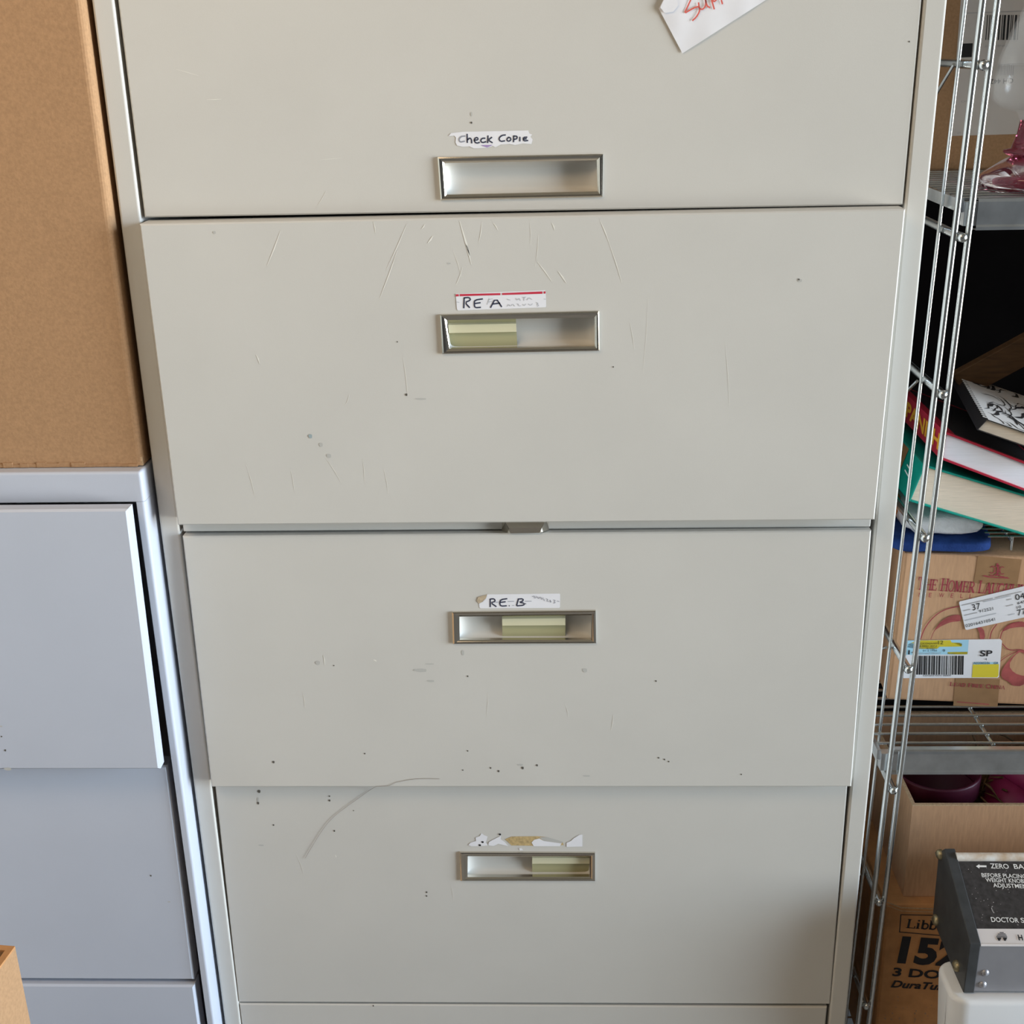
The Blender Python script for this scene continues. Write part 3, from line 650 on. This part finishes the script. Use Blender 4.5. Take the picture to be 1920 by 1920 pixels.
P_([(1545, 350), (1610, 355)], .0009); P_([(1480, 395), (1530, 415), (1575, 370), (1615, 420), (1665, 420)], .0012)
ppoly(b, pH, L([(1378, 410), (1420, 402), (1500, 420), (1640, 430), (1700, 425), (1742, 445), (1640, 442), (1480, 432)]), 'burg', .0008)
b.build('crest', hm); b = MB(); P_([(590, 1225), (640, 1080), (760, 930), (900, 840), (1090, 800)], .0012); P_([(720, 1225), (760, 1120), (850, 1010), (980, 960), (1110, 990)], .0006)
ppoly(b, pH, L(smooth2([(760, 1120), (850, 990), (980, 915), (1110, 905), (1110, 995), (980, 1000), (850, 1060)], 2)), 'burg2', .0007)
ppoly(b, pH, L(smooth2([(1310, 1065), (1400, 1075), (1425, 1225), (1350, 1225), (1350, 1150)], 1)), 'burg2', .0007)
P_([(1480, 1225), (1500, 1120), (1570, 1030)], .0011); P_([(1610, 1230), (1640, 1110), (1750, 1020), (1900, 1000)], .0010)
ppoly(b, pH, L(smooth2([(1640, 1130), (1740, 1025), (1900, 1000), (1960, 1010), (1960, 1070), (1860, 1065), (1740, 1085)], 2)), 'burg2', .0007)
P_([(1640, 1280), (1700, 1350), (1780, 1370), (1860, 1350), (1960, 1380)], .0010); P_([(1600, 1520), (1700, 1440), (1850, 1370)], .0008)
ppoly(b, pH, L(smooth2([(1850, 1370), (1930, 1365), (1960, 1440), (1880, 1380), (1800, 1430), (1720, 1560), (1790, 1660), (1920, 1700), (1960, 1690), (1960, 1740), (1900, 1830), (1760, 1820), (1740, 1780), (1620, 1720), (1640, 1600), (1740, 1480)], 1)), 'burg2', .0007)
b.build('plate_drawing', hm); b = MB(); ppoly(b, pH, L([(1060, 2024), (1470, 2056), (1468, 2069), (1060, 2036)]), 'burg2', .0008)
b.build('bottom_print', hm)
b = MB(); ppoly(b, pH, L([(1095, 738), (1950, 535), (1960, 935), (1185, 1105), (1165, 1095), (1085, 755)]), 'paper', .0010)
sl = -.23
def st(t, x0, y0, x1, h, m='black', bold=0): ptext(b, pH, t, L([(x0, y0)])[0], L([(x1, y0+(x1-x0)*sl)])[0], h, m, .0013, bold)
st('37', 1262, 855, 1365, 11.5); st('912521', 1345, 887, 1525, 5.5); st('020164310541', 1172, 1072, 1550, 5.5); st('04', 1815, 725, 1935, 11); st('645', 1840, 778, 1940, 5); st('10', 1830, 835, 1885, 5); st('77', 1842, 922, 1950, 11)
for y, x0, x1 in ((790, 1120, 1520), (860, 1140, 1230), (920, 1150, 1320), (985, 1160, 1560), (745, 1400, 1750), (800, 1690, 1780), (915, 1720, 1800), (690, 1550, 1890), (720, 1700, 1760)): b.ribbon([pH(*p, .0013) for p in L([(x0, y), (x1, y+(x1-x0)*sl)])], .0011, 'greyprint' if y % 2 == 0 else 'pencil', pH.n)
o = b.build('address_sticker', hm); o['label'] = 'tilted white sticker with black numbers'
b = MB(); ppoly(b, pH, L([(400, 1240), (1615, 1222), (1637, 1245), (1600, 1705), (1580, 1722), (370, 1725), (360, 1700)]), 'paper', .0010)
for q, m in (([(415, 1240), (1210, 1232), (1195, 1420), (395, 1425)], 'ltblue'), ([(540, 1240), (975, 1236), (990, 1268), (1125, 1270), (1120, 1318), (830, 1322), (810, 1345), (540, 1350), (420, 1330), (430, 1290)], 'yellow'), ([(940, 1390), (1195, 1386), (1192, 1418), (930, 1420)], 'yellow'), ([(1262, 1550), (1597, 1545), (1592, 1690), (1575, 1715), (1250, 1715)], 'yellow'), ([(1270, 1520), (1590, 1520), (1588, 1542), (1268, 1548)], 'ltblue')): ppoly(b, pH, L(q), m, .0012)
def s2(t, x0, y, x1, h, m='black', bold=0): ptext(b, pH, t, L([(x0, y)])[0], L([(x1, y-2)])[0], h, m, .0015, bold)
s2('SP', 1350, 1445, 1510, 11, 'black', .02); s2('4', 1418, 1497, 1442, 4.5); s2('14', 430, 1420, 545, 8, 'black', .02); s2('9', 875, 1390, 905, 5); s2('12', 815, 1290, 880, 6.5); s2('NA LAUGHLIN NM', 545, 1292, 800, 3.2); s2('NA 00001 437-2', 545, 1325, 800, 3.2); s2('912521', 665, 1355, 790, 3.2); s2('01 2 1756', 620, 1382, 800, 3); s2('0201643105417', 560, 1418, 850, 3.2, 'greyprint'); s2('A02060206', 1270, 1545, 1480, 4); s2('GR', 1530, 1545, 1590, 4); s2('020164310541 00000', 620, 1703, 980, 3)
x = 502
while x < 1140:
    wd = random.choice((6, 9, 14, 22)); ppoly(b, pH, L([(x, 1437), (x+wd, 1437), (x+wd-6, 1680), (x-6, 1680)]), 'black', .0013); x += wd+random.choice((7, 10, 16))
o = b.build('shipping_sticker', hm); o['label'] = 'white sticker with barcode and yellow and blue blocks'

# ---- textiles and books on that carton
zt = Htl.z
def soft(name, o, a, bv, c, m, amp, freq, label, cat, group=None, nx=26, ny=18, nz=6, pinch=.35):
    """a folded cloth: a rounded slab with a rumpled surface"""
    bm = bmesh.new(); bmesh.ops.create_cube(bm, size=2); bmesh.ops.subdivide_edges(bm, edges=bm.edges[:], cuts=9, use_grid_fill=True)
    o, a, bv, c = V(o), V(a), V(bv), V(c); ctr = o+(a+bv+c)/2
    for v in bm.verts:
        x, y, z = v.co; k = (abs(x)**5+abs(y)**5+abs(z)**5)**(1/5)
        if k > 0: x, y, z = x/k, y/k, z/k
        p = ctr + a*x/2 + bv*y/2 + c*z/2; nn = V((x, y, z)).normalized()
        p += (a.normalized()*nn.x+bv.normalized()*nn.y+c.normalized()*nn.z)*(noise.noise(p*freq)*amp + noise.noise(p*freq*3)*amp*.4)
        v.co = p
    zmin = min(v.co.z for v in bm.verts)
    if zmin < o.z:
        for v in bm.verts: v.co.z = max(v.co.z, o.z)
    bm.verts.index_update(); mb = MB(); mb.add([v.co.copy() for v in bm.verts], [[v.index for v in f.verts] for f in bm.faces], m, True); bm.free()
    return tag(mb.build(name), label, cat, group)
bl = pH(1676, 1028); br = pH(1866, 1036)
soft('folded_cloth', (bl.x-.01, bl.y-.003, zt+.0005), hx*(br.x-bl.x+.012), hy*.15, (0, 0, .016), 'bluecloth', .0025, 60, 'folded royal blue cloth lying on the china carton under the white towel', 'cloth')
zb_ = zt+.016
tag(MB().box(.86, 1.24, -.055, .03, .0, .44, 'card').build('cardboard_box', bevel=.002), 'unseen plain brown carton added on the floor right of the white bin to shade the lower cartons', 'cardboard box')  # unseen light blocker, added to darken the lower cartons
tl = at(1699, 990, HB.y+.01); tr = at(1858, 1012, HB.y-.005)
soft('towel', (tl.x, tl.y, zb_), hx*(tr.x-tl.x), hy*.13, (0, 0, .026), 'towel', .0048, 75, 'folded white terry towel squeezed under the green book', 'towel')
oo = at(1672, 998, HB.y+.06)
soft('folded_cloth', (oo.x-.06, oo.y, zb_-.002), (.072, 0, 0), (0, .08, 0), (0, 0, .034), 'orange', .001, 40, 'orange cloth glimpsed behind the rack post left of the white towel', 'cloth')

def book(name, BL, BR, T, L_, scale, cover, pages, label, cover_top=None, board=.0024):
    BL, BR, T = V(BL), V(BR), V(T); a = (BR-BL)*scale; wv = V((0, 0, 1)).cross(a).normalized()*L_
    wv = wv - a.normalized()*0
    root = thing(name, BL+a*.5+wv*.5, label, 'book', None)
    tn = T.normalized()
    mb = MB(); mb.para(BL, a, wv, tn*board, cover); mb.para(BL+T-tn*board, a, wv, tn*board, cover)
    mb.para(BL-a.normalized()*board, a.normalized()*board, wv, T, cover)
    if cover_top: mb.para(BL+T+a.normalized()*.012+wv.normalized()*.004, a-a.normalized()*.016, wv-wv.normalized()*.012, tn*.0004, cover_top)
    mb.build('cover', root, bevel=.0008)
    mb = MB(); mb.para(BL+tn*board+a.normalized()*.0005+wv.normalized()*.003, a-a.normalized()*.005, wv-wv.normalized()*.007, T-tn*2*board, pages); mb.build('page_block', root)
    sp = Plane(BL-a.normalized()*board, a)
    return root, sp, BL, a, wv, T
BLg = at(1707, 941, .125); BRg = at(1919, 1004, .125)
g, spg, BLg, ag, wg, Tg = book('book', BLg, BRg, at(1736, 872, .127)-BLg, .22, 1.35, 'bookgreen', 'pages', 'thick green hardcover book with cream pages, lowest of the three books')
b = MB()
def sp_pt(BL, a, w_, T, u, v, off=.003): return BL - a.normalized()*(.0024+off*.2) + w_*u + T*v
b.poly([sp_pt(BLg, ag, wg, Tg, .26, .02), sp_pt(BLg, ag, wg, Tg, .26, .98), sp_pt(BLg, ag, wg, Tg, .62, .98), sp_pt(BLg, ag, wg, Tg, .62, .02)], 'picture')
for v in (.45, .6): b.ribbon([sp_pt(BLg, ag, wg, Tg, .10, v), sp_pt(BLg, ag, wg, Tg, .20, v+.05)], .0016, 'whiteprint', ag)
o = b.build('spine_picture', g)
BLr = at(1766, 862, .118); BRr = at(1922, 921, .118)
r, spr, BLr, ar, wr, Tr = book('book', BLr, BRr, at(1774, 810, .119)-BLr, .20, 1.25, 'bookred', 'pageswhite', 'red hardcover book with SPANISH in yellow on its spine, between the green and white books', 'jacketblack')
b = MB(); ot = sp_pt(BLr, ar, wr, Tr, .80, .22); b.text('SPANISH', ot, wr*-.76, Tr*.58, 'gold', .035)
b.build('spine_title', r)
BLn = at(1833, 807, .106); BRn = at(1920, 837, .098)
n_, spn, BLn, an, wn, Tn = book('book', BLn, BRn, at(1852, 787, .107)-BLn, .19, 2.2, 'jacketblack', 'pages', 'white soft-covered book with black line drawings lying open-edged on top of the books', None, .0008)
b = MB(); topn = an.cross(wn).normalized(); topn = topn if topn.z > 0 else -topn
def tp(u, v): return BLn + Tn + an*u + wn*v + topn*.0006
b.poly([tp(.004, .0), tp(1, .0), tp(1, 1), tp(.004, 1)], 'sheet')
for q_ in b.v: q_ -= topn*.0003
random.seed(11)
for k in range(64):
    u, v = random.random()*.9+.03, random.random()*.85+.06; a0 = random.uniform(-.6, .6); pts = []
    for i in range(7):
        pts.append(tp(min(.97, max(.02, u)), min(.97, max(.02, v)))); u += math.cos(a0)*.035; v += math.sin(a0)*.06; a0 += random.uniform(-.9, .9)
    b.ribbon(pts, [.0006, .0012, .0020, .0014, .0018, .001, .0005] if k % 3 else [.001, .004, .005, .003, .004, .003, .001], 'black', topn)
b.build('cover_sheet', n_)
b = MB()
for k in range(22): b.para(BLn+Tn-an.normalized()*.0045+wn*(.03+k*.043), an.normalized()*.0045, wn.normalized()*.0026, topn*.0006, 'sheet')
b.build('perforated_edge', n_)
b = MB().box(.765, 1.15, .125, .36, ZS2-.001, ZS2+.50, 'card'); tag(b.build('cardboard_box', bevel=.002), 'unseen plain brown carton added to the right of the books to shade the shelf behind them', 'cardboard box')  # added out of view so the space behind the books stays shaded
# wood board leaning behind, and wire rack behind the books
p0 = at(1815, 745, .27); p1 = at(2010, 640, .27); dv = (p1-p0); p0 = p0-dv*.02; up = V((0, -1, 0)).cross(dv).normalized(); up = up if up.z > 0 else -up
tag(MB().para(p0, dv*1.3, up*.034, (0, .014, 0), 'wood').build('wooden_board', bevel=.001), 'slanting brown wooden board in the dark behind the books', 'board')
b = MB(); wrk = pH(1862, 1030)
wx0 = at(1845, 1012, .16).x
for k in range(7): b.tube([(wx0, .15+k*.012, zt+.020), (wx0+.22, .15+k*.012, zt+.020)], .0013, 'zinc', 6)
for k in range(6): b.tube([(wx0+.025+k*.035, .145, zt+.0175), (wx0+.025+k*.035, .228, zt+.0175)], .0015, 'zinc', 6)
for xx in (.03, .19):
    for yy in (.155, .22): b.tube([(wx0+xx, yy, zt+.001), (wx0+xx, yy, zt+.019)], .0016, 'zinc', 6)
tag(b.build('cooling_rack'), 'small wire grid rack on the china carton, right of the blue cloth', 'rack')

# ---- glasses carton, pot carton
YL = .078
pL = Plane((0, YL, 0), (0, -1, 0)); lt = pL(1662, 1697); lb = pL(1640, 1918)
ll = lt.x; ZLb = lt.z
lbx = thing('cardboard_box', (ll+.2, YL+.13, ZS3), 'orange-brown glassware carton with bold black 152 printing, under the open carton', 'cardboard box')
b = MB().para((lb.x-(lt.x-lb.x)*1.0, YL, ZS3-.001), (.39, 0, 0), (0, .24, 0), (lt.x-lb.x+(lt.x-lb.x), 0, ZLb-ZS3+.001), 'card3'); b.build('body', lbx, bevel=.004)
b = MB(); L = lambda p: zz(p, 1600, 1540, 6)
def fr(pts, wd): b.ribbon([pL(*p, .0006) for p in L(pts)], wd, 'black', pL.n)
fr([(530, 1050), (1100, 1062)], .0012); fr([(535, 1050), (520, 1245)], .0012); fr([(515, 1245), (1100, 1295)], .0012)
serif(b, pL, 'Libb', L([(592, 1200)])[0], L([(930, 1222)])[0], 17, 'black', off=.0006)
b.build('logo_print', lbx); b = MB(); ptext(b, pL, '152', L([(490, 1595)])[0], L([(1190, 1640)])[0], 51, 'black', .0006, .045)
ptext(b, pL, '3 DOZ', L([(435, 1740)])[0], L([(1130, 1785)])[0], 16, 'black', .0006, .03)
ptext(b, pL, 'DuraTuff', L([(418, 1868)])[0], L([(1050, 1905)])[0], 13.5, 'black', .0006, .03, .25)
b.build('lettering', lbx); b = MB()
for k in range(26): pdot(b, pL, random.uniform(1650, 1770), random.uniform(1868, 1925), random.uniform(.8, 2), 'tape', .0005)
b.build('stain', lbx)['kind'] = 'stuff'
b = MB(); a0 = pL(1664, 1700, .0005); 
for yy, wd in ((1702, .0016), (1708, .001)): b.ribbon([pL(1664, yy-10, .0005), pL(1690, yy, .0005), pL(1780, yy+3, .0005)], wd, 'card_edge', pL.n)
b.build('worn_edge', lbx)
YP = .094; pP = Plane((0, YP, 0), (0, -1, 0)); p_tl = pP(1711, 1509); p_bl = pP(1693, 1686); zpb = ZLb+.0005
pk = thing('cardboard_box', (p_tl.x+.16, YP+.12, zpb), 'open brown carton of fuchsia flowerpots under the lower wire shelf', 'cardboard box')
t = .004; th_ = p_tl.z-zpb; dx = p_tl.x-p_bl.x; PW, PD = .34, .22
o1 = V((p_bl.x, YP, zpb)); upv = V((dx, 0, th_))
for nm, oo1, aa, bb in (('p', o1, V((PW, 0, 0)), V((0, t, 0))), ('p', o1+V((0, t, 0)), V((t, 0, 0)), V((0, PD-2*t, 0))), ('p', o1+V((PW-t, t, 0)), V((t, 0, 0)), V((0, PD-2*t, 0))), ('p', o1+V((0, PD-t, 0)), V((PW, 0, 0)), V((0, t, 0)))):
    b = MB(); b.para(oo1, aa, bb, upv*.988, 'card2'); b.para(oo1+upv*.988, aa, bb, upv*.012, 'card_edge'); b.build('side_panel', pk)
MB().para(o1+V((t, t, 0)), (PW-2*t, 0, 0), (0, PD-2*t, 0), (0, 0, .004), 'card2').build('bottom_panel', pk)
def pot(c, axis, r, h, label, mm='fuchsia'):
    root = thing('flowerpot', c, label, 'flowerpot', 'fuchsia flowerpots in the open carton')
    b = MB(); b.lathe([(.0005, 0), (r*.68, 0), (r*.93, h*.78), (r*.91, h*.78), (r*.66, .004), (.0005, .004)], c, mm, axis, 36); b.build('body', root)
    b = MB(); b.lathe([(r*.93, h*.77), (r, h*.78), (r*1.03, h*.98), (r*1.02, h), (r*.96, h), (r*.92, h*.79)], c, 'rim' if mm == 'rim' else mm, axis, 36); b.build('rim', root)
    return root
zin = zpb+.006
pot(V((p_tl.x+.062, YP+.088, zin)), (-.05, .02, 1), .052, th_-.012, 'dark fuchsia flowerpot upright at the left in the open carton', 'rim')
pot(V((p_tl.x+.140, YP+.070, zin+.034)), (.50, .22, .80), .056, .088, 'bright fuchsia flowerpot tipped over at the right in the open carton')
b = MB(); random.seed(5)
for k in range(150):
    c = V((p_tl.x+random.uniform(.10, .26), YP+random.uniform(.05, .17), zin+random.uniform(.07, .115))); dvv = V((random.uniform(-1, 1), random.uniform(-1, 1), random.uniform(-.4, .4))).normalized()
    b.tube([c, c+dvv*.012+V((0, 0, .003)), c+dvv*.026], [.0012, .0016, .0004], 'soil', 5)
b.lathe([(.0005, .08), (.05, .07), (.07, .03), (.06, 0)], V((p_tl.x+.16, YP+.115, zin)), 'soil')
tag(b.build('dried_stems'), 'dried brown stems and soil between the fuchsia pots', 'dried plants', kind='stuff')

# ------------------------------------------------------------------ physician's scale head on a white plastic bin
nose = at(1818, 1770, -.078); XP = nose.x
scl = thing('weighing_scale', (XP+.16, -.10, 0), 'old scale head with black lettered face and black end plates, on the white bin', 'weighing scale')
prof = [(1771, 1591), (1818.5, 1769), (1806, 1862), (1790, 1826), (1748, 1722), (1760, 1598)]
PT = [atx(x, y, XP) for x, y in prof]
zscale = min(p.z for p in PT)
scl.location = (XP+.16, -.10, zscale)
TP = .0120
b = MB(); n = len(PT); vs = PT+[p+V((TP, 0, 0)) for p in PT]
b.add(vs, [list(range(n)), list(range(2*n-1, n-1, -1))]+[(i, i+n, (i+1) % n+n, (i+1) % n) for i in range(n)], 'blackplastic'); b.build('end_plate', scl, bevel=.001)
SWD = .30
b = MB(); b.add([p+V((SWD, 0, 0)) for p in vs], [list(range(n)), list(range(2*n-1, n-1, -1))]+[(i, i+n, (i+1) % n+n, (i+1) % n) for i in range(n)], 'blackplastic'); b.build('end_plate', scl, bevel=.001)
for px, py, rr in ((1763.5, 1602, .0062), (1756, 1725, .0066), (1795, 1811, .0066)):
    c = atx(px, py, XP); b = MB(); b.lathe([(.0002, .0050), (.0035, .0048), (rr-.0008, .0032), (rr, .0010), (rr, -.001)], c, 'brass', (-1, 0, 0), 20)
    b.box(c.x-.0053, c.x-.0049, c.y-.0035, c.y+.0035, c.z-.0006, c.z+.0006, 'spot'); b.build('screw', scl)
# casing between the plates: sloping face, strip, lower front
top, nose_, bot = PT[0], PT[1], PT[2]
fd = (nose_-top).normalized(); fn = V((0, -fd.z, fd.y)).normalized(); fn = fn if fn.y < 0 else -fn
ins_ = -fn*.003
face0 = top+fd*.010+ins_; face1 = nose_+ins_
pF = Plane(face0, fn)
b = MB(); X_a = V((TP, 0, 0)); X_b = V((SWD, 0, 0))
fz = pF(1880, 1742)
def onx(p, x): return V((x, p.y, p.z))
s0 = V((0, face0.y, face0.z)); s1 = V((0, fz.y, fz.z)); s2_ = V((0, face1.y, face1.z)); s3 = V((0, bot.y-.003+.004, bot.z+.002)); s4 = V((0, face0.y+.05, face0.z-.03)); s5 = V((0, bot.y+.05, bot.z+.002))
xa, xb = XP+TP, XP+SWD
def strip(p, q, m): b.poly([onx(p, xa), onx(q, xa), onx(q, xb), onx(p, xb)][::-1], m)
b = MB(); strip(s0, s1, 'panelblack'); strip(s2_, s3, 'silver'); strip(s3, s5, 'silver'); strip(s5, s4, 'silver'); strip(s4, s0, 'silver'); strip(s1, s2_, 'silver'); b.build('casing', scl)
b = MB(); ex = fn*.0006
b.poly([onx(s1+ex, xa), onx(s2_+ex, xa), onx(s2_+ex, xb), onx(s1+ex, xb)][::-1], 'silverlight')
b.tube([onx(s2_, xa), onx(s2_, xb)], .0016, 'silverlight', 8, False)
pS = Plane(s1+V((xa, 0, 0))+ex, fn)
L = lambda p: zz(p, 1600, 1540, 6)
for y0, y1, x0, x1 in ((1247, 1255, 1648, 1690), (1262, 1270, 1628, 1710), (1278, 1286, 1615, 1722), (1294, 1302, 1610, 1728)): ppoly(b, pS, L([(x0, y0), (x1, y0), (x1+4, y1), (x0-4, y1)]), 'black', .0006)
for c in ((1640, 1325), (1705, 1325)): ppoly(b, pS, L([(c[0]-26, c[1]-18), (c[0]+26, c[1]-18), (c[0]+10, c[1]+18), (c[0]-8, c[1]+18)]), 'black', .0006)
ptext(b, pS, 'H', L([(1862, 1338)])[0], L([(1912, 1340)])[0], 10.5, 'black', .0006, .03)
b.build('name_strip', scl)
b = MB()
ppoly(b, pF, L([(1380, 505), (1418, 482), (1418, 494), (1498, 496), (1498, 516), (1418, 516), (1418, 532)]), 'whiteprint', .0006)
ptext(b, pF, 'ZERO', (1858, 1628), (1892.5, 1629), 9, 'whiteprint', .0006, .012); ptext(b, pF, 'BALANCE', (1902, 1629), (1972, 1631), 9, 'whiteprint', .0006, .012)
ptext(b, pF, 'BEFORE PLACING', (1841.5, 1644.5), (1925, 1647), 7.6, 'whiteprint', .0006, .012); ptext(b, pF, 'WEIGHT KNOBS', (1849, 1653.5), (1925, 1656), 7.6, 'whiteprint', .0006, .012); ptext(b, pF, 'ADJUSTMENT', (1863, 1663.5), (1934, 1666), 7.6, 'whiteprint', .0006, .012)
ptext(b, pF, 'DOCTOR', (1859.5, 1728.5), (1911, 1730), 9, 'whiteprint', .0006, .01); ptext(b, pF, 'SCALE', (1915, 1730), (1962, 1731.5), 9, 'whiteprint', .0006, .01)
pstroke(b, pF, [(1859, 1702), (1861, 1708), (1864, 1712)], .0008, 'greyprint', .0006)
for k in range(40): pdot(b, pF, random.uniform(1815, 1915), random.uniform(1625, 1740), random.uniform(.4, .9), 'greyprint', .0005)
b.build('lettering', scl)
b = MB(); ra = pF(1797, 1605); b.tube([(xa-.001, ra.y-.002, ra.z), (xb, ra.y-.002, ra.z)], .0052, 'whiterod', 14); b.build('rod', scl)
pB = Plane(V((xa, s3.y, s3.z)), (s3-s2_).cross(V((1, 0, 0))))
for px, py in ((1847, 1824), (1842.5, 1846)):
    c = pB(px, py); b = MB(); b.lathe([(.0002, .0028), (.002, .0024), (.0042, .0008), (.0045, -.001)], c, 'silver', pB.n, 18); b.build('rivet', scl)
# white plastic bin under it
zbn = zscale
fl = at(1800, 1871, -.150)
bn = thing('plastic_bin', (XP+.15, -.08, 0), 'white plastic bin with rounded corners carrying the physician scale', 'bin')
bm = bmesh.new(); bmesh.ops.create_cube(bm, size=1)
bx0 = XP-.015; bxw = .33; byf = PT[2].y-.012; byb = atz(1762, 1796, zbn).y
for v in bm.verts:
    tpr = .0 if v.co.z > 0 else .03
    v.co = V((bx0+tpr+(v.co.x+.5)*(bxw-2*tpr), byf+tpr+(v.co.y+.5)*(byb-byf-2*tpr), .004+(v.co.z+.5)*(zbn-.0055)))
bmesh.ops.bevel(bm, geom=[e for e in bm.edges if abs((e.verts[0].co-e.verts[1].co).z) > .1], offset=.02, segments=6, affect='EDGES', profile=.5)
bmesh.ops.bevel(bm, geom=[e for e in bm.edges if e.verts[0].co.z > zbn-.01 and e.verts[1].co.z > zbn-.01], offset=.006, segments=4, affect='EDGES', profile=.5)
bm.verts.index_update(); b = MB(); b.add([v.co.copy() for v in bm.verts], [[v.index for v in f.verts] for f in bm.faces], 'whiteplastic', True); bm.free(); b.build('body', bn)
